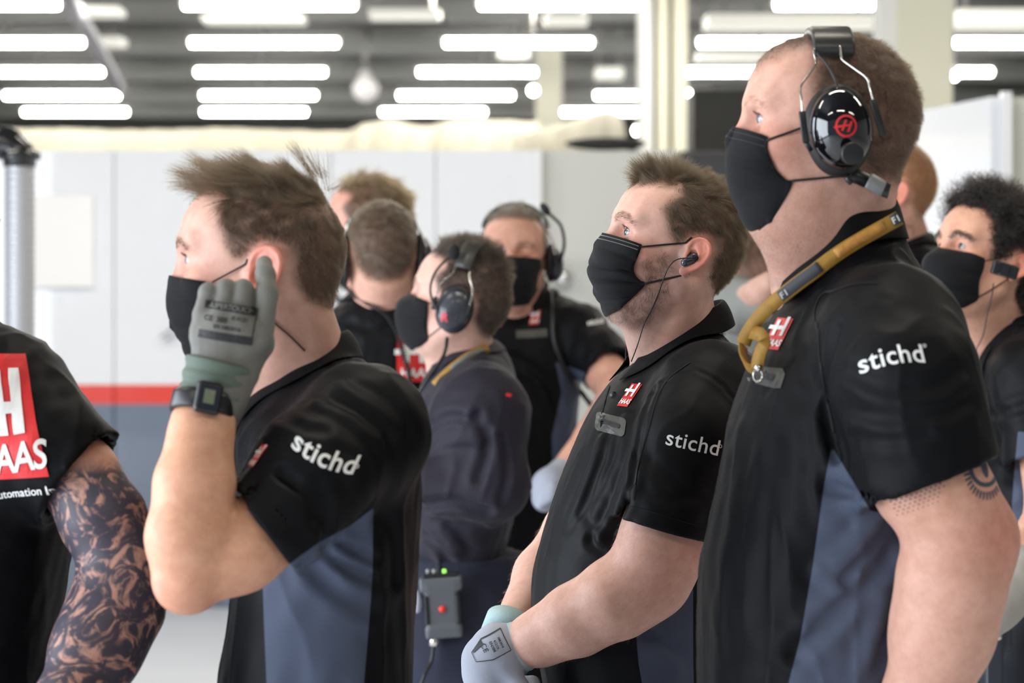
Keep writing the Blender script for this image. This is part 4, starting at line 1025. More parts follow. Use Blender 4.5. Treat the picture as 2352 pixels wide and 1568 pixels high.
    shirt,ss=make_shirt(p,body_s,sl,neckcut,.0045,M_POLO,panels=[([(857,1167),(856,1311),(850,1400),(836,1568),(820,2300),(640,2300),(612,1568),(606,1420),(602,1300),(667,1293),(735,1244),(800,1210)],Yb)],disps=plus(wrinkle(.0022,.06,11),folds(fl)))
    col=make_collar((792,758),(578,925),Yb,.066,.034,.014,M_COLLAR,shirt,gap=24,tip=.022,rise=.014,shirt=base)
    decal('lettering',text2d('stichd',1,.018,0,1.05),(751,1048),rot2(-24,62),shirt,shirt,M_WHITE,3.25,arc=8)
    decal('registered_mark',ring2d((0,0),.6,1,16),(820,1068),rot2(0,5),shirt,shirt,M_WHITE,3.25)
    decal('emblem',EMB_RED(),(622,1026),rot2(-8,34,.42,.5),shirt,shirt,M_RED,3.4); decal('emblem_letters',EMB_WHITE(),(621,1028),rot2(-8,34,.42,.5),shirt,shirt,M_WHITE,3.4,lift=.0016)
    # mask
    make_mask(H,hs,[(389,634),(384,686),(386,715),(395,745),(410,775),(445,808)],[(477,648),(480,675),(484,702),(490,730),(495,765),(485,812)],p,M_MASK,M_STRAP,pleats=3,amp=.0015,rows=26,cols=36)
    # glove
    def hp_(x,y,d): return W(x,y,3.25+d)
    mc=[[(488,905,.0),(472,770,-.004),(470,722,.0)],[(495,900,.0),(505,760,-.012),(510,718,-.008)],[(505,898,.004),(548,760,-.012),(550,718,-.008)],[(515,900,.01),(590,770,-.004),(604,745,.0)]]
    palm=uni([chain([(hp_(x,y,d),r) for (x,y,d),r in zip(c,(.021,.0165,.0135))],.01) for c in mc],.012)
    fing=[chain([(hp_(470,722,0),.0128),(hp_(479,672,.002),.0112),(hp_(492,700,.035),.0105),(hp_(500,735,.045),.010)],.004),
          chain([(hp_(510,718,-.006),.0128),(hp_(520,663,.000),.0112),(hp_(525,700,.036),.0108),(hp_(528,738,.046),.010)],.004),
          chain([(hp_(552,718,-.006),.0128),(hp_(560,664,.000),.0110),(hp_(562,700,.036),.0108),(hp_(562,738,.044),.010)],.004),
          chain([(hp_(604,745,0),.0135),(hp_(613,672,.002),.0118),(hp_(610,630,.018),.0108),(hp_(606,606,.040),.0098)],.006)]
    thumb=chain([(hp_(560,850,.012),.018),(hp_(598,790,.03),.0145),(hp_(600,745,.045),.0125),(hp_(585,715,.052),.0115)],.01)
    cuff=chain([(hp_(503,880,.002),.034),(hp_(490,912,.0),.0335),(hp_(482,930,-.002),.0340)],.01)
    gl=uni([palm]+fing,.003); gl=uni([gl,thumb],.012); gl=uni([gl,cuff],.02)
    gl=sub(gl,cap(hp_(484,925,0),hp_(470,990,-.005),.0315,.0315),.002)
    gl=disp(gl,lambda P:nz(P,.014,41,2)*.0006)
    V,F=mesher(gl,.0026); g=mk('work_glove',V,F,M_GLOVE); setpar(g,p)
    # knitted cuff as its own ribbed band
    ax0=hp_(507,832,.004); ax1=hp_(481,932,-.001); n=40; seg=40; Vc=[]
    dax=ax1-ax0; nn=dax/np.linalg.norm(dax); e1=np.cross(nn,[0,1,0]); e1/=np.linalg.norm(e1); e2=np.cross(nn,e1)
    for i in range(n):
        t=i/(n-1); r=.0398-.0022*t+.0013*math.sin(t*3.0*2*math.pi)+(-.002 if i in(0,) else 0)
        for j in range(seg): a=2*math.pi*j/seg; Vc.append(ax0+dax*t+(e1*math.cos(a)+e2*math.sin(a))*r)
    cu=mk('glove_cuff',Vc,[(i*seg+j,i*seg+(j+1)%seg,(i+1)*seg+(j+1)%seg,(i+1)*seg+j) for i in range(n-1) for j in range(seg)],M_CUFF); s=cu.modifiers.new('t','SOLIDIFY'); s.thickness=.002; setpar(cu,g)
    A=rot2(-9,1)
    prn=[poly2d([(-62,26),(60,26),(60,44),(-62,44)]),poly2d([(-64,-42),(62,-42),(62,-24),(-64,-24)]),stroke2d([(60,-42),(60,44)],1.5)]
    prn+= [ (v*np.array([1,1])+np.array([-30,4]),f) for v,f in [text2d('CE  388',17,.4)]]+[ (v+np.array([0,-12]),f) for v,f in [text2d('EN 388:2016',12,.3)]]+[(v+np.array([25,12]),f) for v,f in [text2d('X 4131',13,.3)]]
    decal('glove_print',cat2(*prn),(523,742),A,g,g,M_PRINTK,3.22)
    decal('glove_print',(text2d('SUPERTOUCH',16,.4)[0]+np.array([0,34]),text2d('SUPERTOUCH',16,.4)[1]),(523,742),A,g,g,M_GLOVE,3.22,lift=.0018)
    # watch on the wrist: a thing of its own
    wc=W(466,930,3.235); e=empty('wrist_watch',wc); tag(e,'black digital watch strapped on the raised wrist below the grey glove','watch')
    dax=W(474,905,3.24)-W(462,970,3.23); nn=dax/np.linalg.norm(dax); e1=np.cross(nn,[0,1,0]); e1/=np.linalg.norm(e1); e2=np.cross(nn,e1)
    if e2[1]>0: e2=-e2
    seg=60; Vb=[]; ww=.0115
    for i,(t,r) in enumerate([(-1,.0325),(-1,.0352),(-.6,.0362),(.6,.0362),(1,.0352),(1,.0325)]):
        for j in range(seg): a=2*math.pi*j/seg; Vb.append(wc+nn*ww*t+(e1*math.cos(a)*1.02+e2*math.sin(a)*.98)*r)
    o_=mk('watch_strap',Vb,[(i*seg+j,i*seg+(j+1)%seg,((i+1)%6)*seg+(j+1)%seg,((i+1)%6)*seg+j) for i in range(6) for j in range(seg)],M_BLK); setpar(o_,e)
    R3=np.stack([e1,nn,-e2],1)
    a=math.radians(-12 if e1[0]>0 else 12); fdir=e2*math.cos(.22)+e1*math.sin(.22)*(1 if e1[0]>0 else -1); fx=np.cross(nn,fdir); R3=np.stack([fx,nn,fdir],1)
    fc=wc+fdir*.0385
    V,F=mesher(box(fc,(.0150,.0185,.006),.005,R3),.0018); o_=mk('watch_case',V,F,M_BLK); setpar(o_,e)
    V,F=boxVF(fc+fdir*.0062,(.0115,.0135,.0006),R3); o_=mk('watch_bezel',V,F,mat('watch_bezel',(.012,.016,.03),rough=.25),smooth=False); setpar(o_,e)
    V,F=boxVF(fc+fdir*.0070,(.0062,.0082,.0005),R3); o_=mk('watch_display',V,F,mat('lcd',(.15,.18,.12),rough=.25),smooth=False); setpar(o_,e)
    V,F=boxVF(W(408,938,3.245),(.006,.008,.012)); o_=mk('watch_buckle',V,F,M_BLK,smooth=False); bevel(o_,.002); setpar(o_,e)
    # ear phone cord behind the jaw
    t=hug(spline([W(606,640,3.37),W(610,700,3.38),W(622,730,3.40),W(660,765,3.425),W(695,800,3.44)],10),uni([hs,neck],.018),.0011); o_=tube('earphone_cord',t,.0011,mat('cord_brown',(.06,.03,.02),rough=.4),None,7); tag(o_,'thin brown earphone cord running down the neck of the gloved young man','cord')
    trousers(p,W(720,0,Yb)[0],Yb,1.02,M_TROU,mshoe=M_SHOE)
    return p
# ------------------------------------------------------------------ sharp man in the middle with folded hands
def man_middle():
    Y=4.12; H=Head(1567,590,Y,1.015,yaw=8,pitch=15,vox=.0017)
    hp=[tuple(H.pix(x,y,-.045)[[0,2]]) for x,y in [(1425,452),(1440,447),(1464,433),(1515,431),(1549,439),(1528,452),(1505,477),(1512,500),(1516,525),(1525,550),(1540,566),(1556,566),(1576,545),(1606,548),(1622,575),(1616,640),(1640,672),(1655,690),(1760,690),(1760,330),(1400,330)]]
    hm=hair_mat('hair_sandy',(.008,.0050,.0028),(.042,.027,.0135))
    def ln(P):
        top=np.clip((P[:,2]-.066)/.03,0,1); fr=np.clip((-P[:,0]+.01)/.07,0,1)
        return .008+.004*np.clip((P[:,2]-.0)/.05,0,1)+top*(.003+.017*fr)
    def bend(P,N):
        top=np.clip((P[:,2]-.070)/.025,0,1)[:,None]; fr=np.clip((-P[:,0]-.02)/.05,0,1)[:,None]
        return top*(np.array([-1.25,0,.62])*fr+np.array([.8,0,.25])*(1-fr))+(1-top)*np.array([.70,0,-.75])
    o=dict(scalp=(.13,.085,.055),scalpk=.85,hairpoly=hp,beard=.45,beardcol=(.16,.12,.11),tone=(1.03,1.0,1.0),ear=.86,eartilt=8,eardx=-.013,rear=.80,top=.88,
           hair=dict(n=42000,mat=hm,len=ln,bend=bend,rad=.000085,clump=.010,clumpk=.40,fade=.012,grow=.012,npts=6,jit=.10,lean=.5,bk=1.0),
           browmat=hair_mat('brow_sandy',(.03,.02,.013),(.08,.05,.03)),browargs=(1300,.008,.00007,.0048),eye=1.4)
    hs=head_sdf(H,o)
    Yb=4.16
    neck=uni([cap(H.wor((-.006,0,-.035)),W(1570,850,Yb),.055,.058),cap(H.wor((-.030,0,-.088)),W(1535,850,Yb),.040,.050),cap(H.wor((.012,-.056,-.035)),W(1500,845,Yb-.02),.013,.013)],.03)
    rows=[(2350,1235,1650,.17),(1750,1240,1655,.185),(1568,1250,1668,.195),(1480,1232,1680,.20),(1393,1219,1690,.20),(1310,1222,1700,.20),(1216,1249,1710,.20),(1114,1280,1716,.20),(1020,1320,1718,.195),(942,1354,1712,.17),(878,1398,1700,.125),(835,1440,1690,.085),(800,1480,1688,.080),(772,1530,1680,.074),(752,1570,1670,.06)]
    tor=torso_sdf(rows,Yb)
    Ya=3.955
    el=W(1497,1335,Ya-.01); wr=W(1196,1478,4.03)
    slp=[(W(1632,925,Ya+.045),.076),(W(1590,1010,Ya),.074),(W(1545,1130,Ya-.01),.0655),(W(1528,1213,Ya-.012),.0665)]
    armL=uni([chain([(slp[0][0],.066),(slp[1][0],.062),(slp[3][0],.0560),(W(1513,1275,Ya-.012),.057),(el,.046)],.02),
              chain([(el,.0455),(W(1420,1372,Ya),.0520),(W(1320,1425,Ya+.03),.0455),(W(1240,1465,4.01),.0345),(wr,.0300)],.03)],.03)
    el2=W(1318,1215,4.36); armR=chain([(W(1490,960,4.33),.055),(el2,.042),(W(1245,1320,4.30),.040),(W(1180,1440,4.22),.031)],.02)
    body=uni([off(tor,-.014),armL,neck,armR],.02)
    def bc(V,c):
        d=np.linalg.norm(V-(el+np.array([.01,-.03,0])),axis=1); m=np.exp(-(d/.05)**2)[:,None]*.4
        c=c*(1-m)+np.array([.60,.25,.21])*m
        d=np.linalg.norm(V-W(1590,1240,Ya-.05),axis=1); m=np.exp(-(d/.035)**2)[:,None]*.35
        return c*(1-m)+np.array([.62,.24,.20])*m
    o['bodycol']=bc
    p,V1,F1,V2,F2=finish_person(H,o,'bearded man in the middle looking up, black mask and polo, pale gloves clasped in front',hs,body,h=.0035,iris=(.06,.085,.11),gaze=(10,0))
    # beard on throat and jaw, hair on the arms
    P=H.loc(V1); bp=[tuple(H.pix(x,y,-.045)[[0,2]]) for x,y in [(1400,700),(1470,640),(1462,600),(1475,590),(1530,560),(1545,575),(1545,610),(1552,635),(1545,660),(1530,690),(1500,740),(1470,765),(1440,750),(1400,730)]]
    d=sdpoly(P[:,[0,2]],bp); w=np.clip(-d/.012,0,1)*(np.abs(P[:,1])<.066)
    Rw,N=sample(V1,F1,w,11000,8); 
    n2=fit_normals(hs,Rw) ; bd=H.dirw(np.tile([[.15,0,-1.0]],(len(Rw),1))+np.stack([nz(H.loc(Rw).astype(f32),.010,60+i) for i in range(3)],1)*.7)
    strands('beard',p,Rw,n2*.5+bd*.6,np.random.RandomState(3).uniform(.003,.0085,len(Rw)),hair_mat('beard_brown',(.010,.007,.006),(.04,.026,.018)),5,.000055,bd,.6,0,.25,3)
    fo=((V2[:,0]<W(1560,0,4)[0])&(V2[:,1]<4.4)&(V2[:,2]<W(0,1195,4)[2])); ax=(wr-el)/np.linalg.norm(wr-el)
    Rw,N=sample(V2,F2,fo*1.0,9000,9); n2=fit_normals(body,Rw); bd=np.tile(ax,(len(Rw),1))+np.array([0,0,-.45])
    strands('arm_hair',p,Rw,n2*.45+bd,np.random.RandomState(4).uniform(.004,.010,len(Rw)),hair_mat('arm_hair',(.06,.035,.02),(.18,.11,.07)),5,.000045,bd,.5,0,.3,4)
    lashes(H,p,1.4)
    body_s=[tor,ell(W(1637,925,Ya+.075),(.072,.095,.078)),cap(W(1600,900,Yb-.03),W(1640,915,Ya+.07),.046,.068),cap(W(1590,885,Yb+.04),W(1590,920,Yb+.20),.05,.065)]
    hemn=(-.28,-.0,-.96)
    sl=[sleeve_sdf(slp,hemn,.03),sleeve_sdf([(W(1560,940,Yb+.20),.07),(W(1440,1080,Yb+.22),.060)],None,.03)]
    neckcut=uni([cap(W(1640,660,Yb),W(1580,840,Yb),.062,.056),cap(W(1510,770,Yb),W(1462,838,Yb),.036,.030)],.03)
    base=uni([uni(body_s,.045)]+sl,.03)
    fl=foldpx([([(1500,900),(1478,960),(1465,1040),(1455,1110)],.005,.008),([(1440,960),(1430,1040),(1400,1120),(1370,1180)],-.0035,.010),([(1460,1060),(1440,1150),(1400,1230)],.004,.010),([(1380,1010),(1350,1100),(1310,1190)],-.003,.010),
        ([(1400,1000),(1375,1080),(1335,1180)],.002,.008),([(1430,1130),(1410,1190),(1380,1240)],-.003,.009),([(1500,1060),(1560,1120),(1640,1150)],.0018,.012),([(1450,1130),(1520,1170),(1600,1180)],-.0015,.010),([(1480,1440),(1560,1500),(1600,1560)],.002,.012),
        ([(1360,1240),(1395,1262),(1430,1240)],.003,.010),([(1520,880),(1580,850),(1650,880),(1690,930)],.0012,.004)],base,3.4)
    shirt,ss=make_shirt(p,body_s,sl,neckcut,.0038,M_POLO,panels=[([(1462,1400),(1463,1480),(1467,1525),(1480,1600),(1490,2350),(1640,2350),(1594,1600),(1592,1500),(1592,1420),(1592,1290),(1560,1330),(1480,1400)],Yb)],disps=plus(wrinkle(.0012,.055,21,.0004),folds(fl)))
    # hem band stitching line
    make_collar((1655,688),(1452,820),Yb,.067,.036,.012,M_COLLAR,shirt,gap=30,tip=.022,rise=.012,yaw=10,shirt=base)
    A=rot2(-12,42)
    decal('lettering',text2d('stichd',1.16,.008,0,1.04),(1584,1011),rot2(-12,43),shirt,shirt,M_WHITE,Ya)
    decal('registered_mark',ring2d((0,0),.7,1,16),(1645,1017),rot2(0,4),shirt,shirt,M_WHITE,Ya)
    decal('emblem',EMB_RED(),(1453,914),rot2(-4,37,.62,.62),shirt,shirt,M_RED,Ya); 
    E=[[ 22,14],[-6,38]]
    decal('emblem_letters',EMB_WHITE(),(1453,914),rot2(-4,37,.62,.62),shirt,shirt,M_WHITE,Ya,lift=.0016)
    # chest pocket welt and zip
    def rr(w,h,r,n=6):
        P=[]
        for cx,cy,a0 in ((w-r,h-r,0),(-w+r,h-r,90),(-w+r,-h+r,180),(w-r,-h+r,270)):
            for i in range(n+1): a=math.radians(a0+90*i/n); P.append((cx+r*math.cos(a),cy+r*math.sin(a)))
        return P
    decal('pocket_welt',poly2d(rr(33,21,9)),(1407,981),rot2(-10,1),shirt,shirt,M_ZIP,Ya)
    decal('zip',poly2d(rr(24,5,3)),(1405,979),rot2(-14,1),shirt,shirt,mat('zip_dark',(.010,.010,.012),rough=.4),Ya,lift=.0018)
    z=march(base,1385,973,3.4); V,F=boxVF(z+np.array([0,-.003,0]),(.004,.002,.005)); q=mk('zip_pull',V,F,M_BLK,smooth=False); setpar(q,shirt)
    for (bx,by) in ((1410,907),(1389,962)):
        z=march(base,bx,by,3.4); V,F=tubeVF([z+np.array([0,.001,0]),z+np.array([-.001,-.003,0])],.0055,18); q=mk('button',V,F,M_BLK); setpar(q,shirt)
    decal('placket',stroke2d(spline([(60,130),(30,70),(-5,0),(-25,-60),(-20,-64)],6),1.2),(1411,907),rot2(0,1),shirt,shirt,mat('seam',(.002,.002,.002),rough=.9),Ya)
    decal('emblem',ring2d((0,0),.55,1,20,60,250),(1392,892),rot2(-20,17,.5),shirt,shirt,M_RED,Ya)
    decal('hem_seam',stroke2d(spline([(-92,22),(-45,12),(0,-1),(50,-17),(90,-30)],6),1.0),(1531,1175),rot2(0,1),shirt,shirt,mat('seam',(.002,.002,.002),rough=.9),Ya)
    decal('armhole_seam',stroke2d(spline([(55,108),(10,75),(-22,30),(-45,-40),(-68,-120),(-80,-200)],8),1.0),(1530,940),rot2(0,1),shirt,shirt,mat('seam',(.002,.002,.002),rough=.9),Ya)
    # mask
    mk_=make_mask(H,hs,[(1384,536),(1361,572),(1356,600),(1358,640),(1366,675),(1386,700),(1404,716)],[(1472,563),(1462,590),(1455,615),(1460,633),(1472,646),(1480,655),(1432,706)],p,M_MASK,M_STRAP,pleats=5,amp=.0055,low=.60,stitch=mat('stitch_grey',(.42,.43,.45),rough=.6),rows=44,cols=60,eyl=-.06,strap_r=.0013)
    # ear bud and its cord: things of their own
    eb=H.wor((.002,-.078,-.003)); e=empty('earbud',eb); tag(e,'black earbud in the ear of the bearded man in the middle','earbud')
    bm_=uni([ell(eb,(.0085,.006,.0085)),cap(eb,eb+np.array([-.013,-.004,-.005]),.0075,.0062)],.004)
    V,F=mesher(bm_,.0009); q=mk('earbud_body',V,F,mat('bud_smoke',(.05,.05,.075),rough=.15,coat=.5)); setpar(q,e)
    c0=eb+np.array([.0005,-.008,.0015]); V,F=tubeVF([c0,c0+np.array([0,-.004,0])],.0052,20); q=mk('earbud_cap',V,F,M_BLK); bevel(q,.001); setpar(q,e)
    t=spline([c0+np.array([0,-.004,0]),W(1557,595,4.02),W(1537,612,4.02),W(1524,640,4.03),W(1512,675,4.05),W(1497,708,4.06),W(1480,742,4.07),W(1464,793,4.08),W(1450,830,4.07)],10); t=hug(t,uni([hs,neck],.018),.001)
    q=tube('earphone_cord',t,.00085,M_WIRE,None,8); tag(q,'thin black cord from the middle man\'s earbud down his bearded throat','cord')
    t=spline([W(1449,750,4.16),W(1444,775,4.15),W(1438,800,4.14),W(1437,826,4.13)],8); q=tube('earphone_cord',t,.00085,M_WIRE,None,8); tag(q,'short thin black cord hanging free in front of the middle man\'s throat','cord')
    # gloves
    def G(x,y,d): return W(x,y,4.03+d)
    cuffax=[G(1225,1470,-.012),G(1180,1492,.0)]
    palm=uni([chain([(G(1178,1490,0),.034),(G(1150,1500,.0),.037),(G(1120,1520,.005),.033),(G(1112,1548,.01),.028)],.02),
              chain([(G(1150,1500,-.01),.03),(G(1135,1560,-.005),.03),(G(1150,1625,0),.026)],.02)],.02)
    fg=[chain([(G(1118+i*26,1560+i*8,-.02+.006*i),.0125),(G(1128+i*26,1620+i*8,-.03),.0115),(G(1150+i*24,1665,-.015),.0105),(G(1175+i*20,1660,.01),.010)],.004) for i in range(4)]
    th=chain([(G(1165,1530,-.03),.016),(G(1195,1580,-.04),.013),(G(1215,1625,-.035),.012)],.006)
    gl=uni([uni([palm,th],.012)]+fg,.006); gl=sub(gl,cap(G(1200,1480,-.004),G(1260,1455,-.03),.0305,.034),.002)
    V,F=mesher(gl,.0024); g=mk('work_glove',V,F,M_GLOVE2); setpar(g,p)
    dax=G(1222,1469,-.012)-G(1176,1494,.0); nn=dax/np.linalg.norm(dax); e1=np.cross(nn,[0,1,0]); e1/=np.linalg.norm(e1); e2=np.cross(nn,e1); Vc=[]; n=16; seg=44
    for i in range(n):
        t=i/(n-1); r=.0385-.0035*t+.0008*math.sin(t*14)
        for j in range(seg): a=2*math.pi*j/seg; Vc.append(G(1172,1496,.0)+dax*t*.9+(e1*math.cos(a)+e2*math.sin(a))*r)
    cu=mk('glove_cuff',Vc,[(i*seg+j,i*seg+(j+1)%seg,(i+1)*seg+(j+1)%seg,(i+1)*seg+j) for i in range(n-1) for j in range(seg)],M_CUFF2); s=cu.modifiers.new('t','SOLIDIFY'); s.thickness=.003; setpar(cu,g)
    pr=[stroke2d([(-26,40),(-26,-10),(-8,-44),(14,-44),(26,-6),(26,40),(-26,40)],1.0)]
    for tx,sz,ox,oy in (('CE',17,-6,-12),('EN388',9,0,6),('4121X',8,0,16),('388:2016',7,0,27)):
        v,f=text2d(tx,sz,.15); pr.append((v+np.array([ox,oy]),f))
    pr.append(poly2d([(-24,-12),(-14,-12),(-6,-40),(-8,-42)])); 
    decal('glove_print',cat2(*pr),(1126,1492),rot2(-62,1),g,g,M_PRINTK,3.97)
    # second glove underneath
    g2=uni([chain([(W(1165,1450,4.22),.031),(W(1140,1500,4.18),.037),(W(1150,1580,4.12),.036)],.02)]+[chain([(W(1150+i*24,1570,4.09),.0125),(W(1175+i*22,1625,4.05),.011),(W(1185+i*20,1670,4.03),.010)],.004) for i in range(4)],.006)
    V,F=mesher(g2,.004); g=mk('work_glove',V,F,M_GLOVE2); setpar(g,p)
    V,F=tubeVF([W(1172,1425,4.23),W(1158,1462,4.21)],.0365,32); q=mk('glove_cuff',V,F,M_CUFF2); setpar(q,g)
    trousers(p,W(1455,0,Yb)[0],Yb,1.0,M_TROU,mshoe=M_SHOE,w=.20,dep=.14)
# ------------------------------------------------------------------ tall man with ear defenders
def man_tall():
    Y=3.52; H=Head(1918,318,Y,1.06,yaw=0,pitch=6,vox=.002)
    hp=[tuple(H.pix(x,y,-.045)[[0,2]]) for x,y in [(1720,190),(1765,152),(1810,132),(1858,124),(1852,150),(1846,180),(1843,200),(1848,260),(1866,330),(1930,330),(1960,400),(2000,425),(2046,440),(2160,440),(2160,40),(1740,40)]]
    hm=hair_mat('hair_cropped_brown',(.015,.009,.006),(.05,.032,.020))
    def ln(P): return .006+.006*np.clip((P[:,2]-.02)/.07,0,1)
    def bend(P,N): return np.array([.2,0,-.5])+0*P
    o=dict(scalp=(.10,.062,.045),scalpk=.88,scalpfade=.022,hairpoly=hp,beard=.30,beardcol=(.30,.16,.11),tone=(1.0,.93,.90),fat=True,eye=1.3,ear=.8,rear=.97,top=.94,
           hair=dict(n=34000,mat=hm,len=ln,bend=bend,rad=.00010,clump=.012,clumpk=.35,fade=.02,grow=.02,npts=4,jit=.2,lean=.35,bk=.6),
           browmat=hair_mat('brow_fair',(.12,.07,.04),(.25,.16,.10)),browargs=(700,.007,.00008,.004))
    hs=head_sdf(H,o)
    Yb=3.56
    neck=uni([cap(H.wor((.004,0,-.030)),W(1955,640,Yb),.063,.071),cap(H.wor((-.028,0,-.088)),W(1880,650,Yb),.052,.060),ell(H.wor((-.030,0,-.105)),(.05,.055,.035))],.04)
    rows=[(2500,1600,2120,.19),(1800,1602,2130,.20),(1568,1604,2140,.205),(1400,1604,2150,.21),(1317,1606,2155,.21),(1236,1622,2160,.215),(1086,1656,2185,.22),(963,1676,2195,.22),(854,1716,2195,.20),(760,1755,2170,.16),(700,1790,2140,.115),(640,1830,2105,.08),(590,1860,2088,.090),(555,1900,2080,.086),(530,1935,2070,.074)]
    tor=torso_sdf(rows,Yb)
    Ya=3.30
    el=W(2222,1235,Ya+.01)
    slp=[(W(2058,795,Ya+.055),.080),(W(2085,870,Ya+.01),.078),(W(2110,980,Ya),.0745),(W(2134,1104,Ya),.0765)]
    armL=uni([chain([(slp[0][0],.076),(slp[1][0],.070),(slp[3][0],.0630),(W(2176,1160,Ya),.0570),(el,.0490)],.02),
              chain([(el,.0490),(W(2188,1330,Ya),.0590),(W(2165,1450,Ya+.01),.0560),(W(2120,1620,Ya+.03),.0450),(W(2030,1800,Ya+.08),.034)],.03)],.03)
    armL=uni([armL,ell(W(2262,1240,Ya+.01),(.030,.034,.036))],.03)
    armR=chain([(W(1960,800,Yb+.22),.06),(W(1980,1200,Yb+.25),.05),(W(1850,1700,Yb+.15),.035)],.02)
    hand=uni([chain([(W(2030,1800,Ya+.08),.034),(W(1960,1880,Ya+.12),.03)],.01)]+[chain([(W(1960-i*4,1870+i*14,Ya+.11),.011),(W(1900,1890+i*14,Ya+.14),.010),(W(1870,1880+i*14,Ya+.17),.009)],.004) for i in range(4)],.008)
    body=uni([off(tor,-.014),armL,neck,armR,hand],.02)
    def bc(V,c):
        d=np.linalg.norm(V-W(2280,1230,Ya-.02),axis=1); m=np.exp(-(d/.05)**2)[:,None]*.55
        c=c*(1-m)+np.array([.62,.20,.16])*m
        d=np.linalg.norm(V-W(2150,1110,Ya-.05),axis=1); m=np.exp(-(d/.06)**2)[:,None]*.30
        return c*(1-m)+np.array([.62,.30,.17])*m
    o['bodycol']=bc
    p,V1,F1,V2,F2=finish_person(H,o,'tall heavy man with cropped brown hair, gold lanyard, black mask and ear defenders',hs,body,h=.0042,iris=(.07,.10,.14),gaze=(4,0))
    lashes(H,p,1.3)
    P=H.loc(V1); w=np.clip(-sdpoly(P[:,[0,2]],[(-.12,-.02),(-.05,-.03),(-.02,0),(-.01,-.04),(.01,-.12),(.0,-.17),(-.10,-.17)])/.012,0,1)
    Rw,N=sample(V1,F1,w,9000,8); n2=fit_normals(uni([hs,neck],.02),Rw); bd=H.dirw(np.tile([[.1,0,-1.0]],(len(Rw),1)))
    strands('stubble',p,Rw,n2*.8+bd*.4,np.random.RandomState(3).uniform(.0015,.0035,len(Rw)),hair_mat('beard_brown',(.010,.007,.006),(.04,.026,.018)),3,.00006,bd,.5,0,.25,3)
    body_s=[tor,ell(W(2045,795,Ya+.085),(.075,.10,.080)),cap(W(2005,705,Yb-.03),W(2040,750,Ya+.09),.058,.070),cap(W(2010,700,Yb+.04),W(2050,740,Yb+.22),.06,.07)]
    hemn=(.22,-.05,-.97)
    sl=[sleeve_sdf(slp,(.36,-.05,-.93),.03),sleeve_sdf([(W(2040,760,Yb+.22),.075),(W(2040,1060,Yb+.26),.065)],None,.03)]
    neckcut=uni([cap(W(1985,440,Yb),W(1930,620,Yb),.066,.062),cap(W(1860,560,Yb),W(1815,650,Yb),.050,.036)],.03)
    base=uni([uni(body_s,.045)]+sl,.03)
    fl=foldpx([([(1960,1000),(2040,1010),(2130,1000)],.003,.010),([(1940,930),(2040,960),(2160,950),(2220,920)],.003,.012),([(1950,850),(2050,890),(2150,890),(2200,850)],.0025,.012),([(1925,760),(1905,850),(1905,960),(1925,1050)],.004,.010),
      ([(2070,1210),(1990,1330),(1890,1440),(1830,1500)],.005,.013),([(2090,1240),(2060,1330),(2010,1440),(1990,1568)],-.004,.014),([(2020,1180),(1950,1260),(1890,1310)],-.004,.012),([(2060,1180),(2000,1250),(1940,1330)],.004,.010),([(1900,1120),(1960,1130),(2030,1150)],.003,.010),
      ([(1700,1000),(1690,1150),(1660,1350),(1650,1560)],-.003,.020),([(1760,900),(1780,1100),(1740,1400)],.002,.02),([(2060,1360),(2030,1480),(1990,1568)],.004,.012)],base,2.7)
    shirt,ss=make_shirt(p,body_s,sl,neckcut,.0045,M_POLO,panels=[([(1910,1024),(1893,1113),(1866,1304),(1838,1467),(1811,1568),(1790,2500),(2100,2500),(2090,1568),(2100,1200),(2040,1178),(2000,1174),(1950,1090)],Yb)],disps=plus(wrinkle(.0018,.06,31,.0004),folds(fl)))
    make_collar((2044,452),(1800,638),Yb,.080,.054,.012,M_COLLAR,shirt,gap=28,tip=.008,rise=.046,shirt=base)
    decal('lettering',text2d('stichd',1.2,.012,0,1.04),(2032,814),rot2(11,49),shirt,shirt,M_WHITE,Ya,arc=-5)
    decal('registered_mark',ring2d((0,0),.6,1,16),(2104,791),rot2(0,4),shirt,shirt,M_WHITE,Ya)
    decal('emblem',EMB_RED(),(1803,770),rot2(-4,52,.56,.45),shirt,shirt,M_RED,Ya+.1); decal('emblem_letters',EMB_WHITE(),(1803,770),rot2(-4,52,.56,.45),shirt,shirt,M_WHITE,Ya+.1,lift=.0016)
    decal('pocket_welt',poly2d([(-40,22),(40,22),(44,10),(34,-22),(20,-24),(-40,-14)]),(1762,868),rot2(-3,1),shirt,shirt,M_ZIP,Ya+.1)
    decal('pocket_opening',poly2d([(-38,10),(26,8),(20,-8),(-38,-4)]),(1762,868),rot2(-5,1),shirt,shirt,mat('zip_dark',(.010,.010,.012),rough=.4),Ya+.1,lift=.0018)
    decal('armhole_seam',stroke2d(spline([(95,40),(40,35),(-10,5),(-30,-60),(-28,-160),(0,-310)],8),1.2),(1925,690),rot2(0,1),shirt,shirt,mat('seam',(.002,.002,.002),rough=.9),Ya)
    # tattoos printed on the upper arm
    mi=mat('tattoo_ink',(.055,.065,.10),rough=.6); dots=[]
    for i in range(13):
        for j in range(9):
            x=-62+i*9+(j%2)*4; y=26-j*7-i*1.0+0.5*i
            r=3.3-.22*j
            if r>.9 and -62+i*9<60-(j*6): dots.append(([(x+r*math.cos(a),y+r*.75*math.sin(a)) for a in (0,1.57,3.14,4.71)]))
    decal('tattoo',poly2d(*dots),(2104,1108),rot2(26,1.25),p,p,mi,Ya,lift=.0004,cut=.02)
    gear=[]
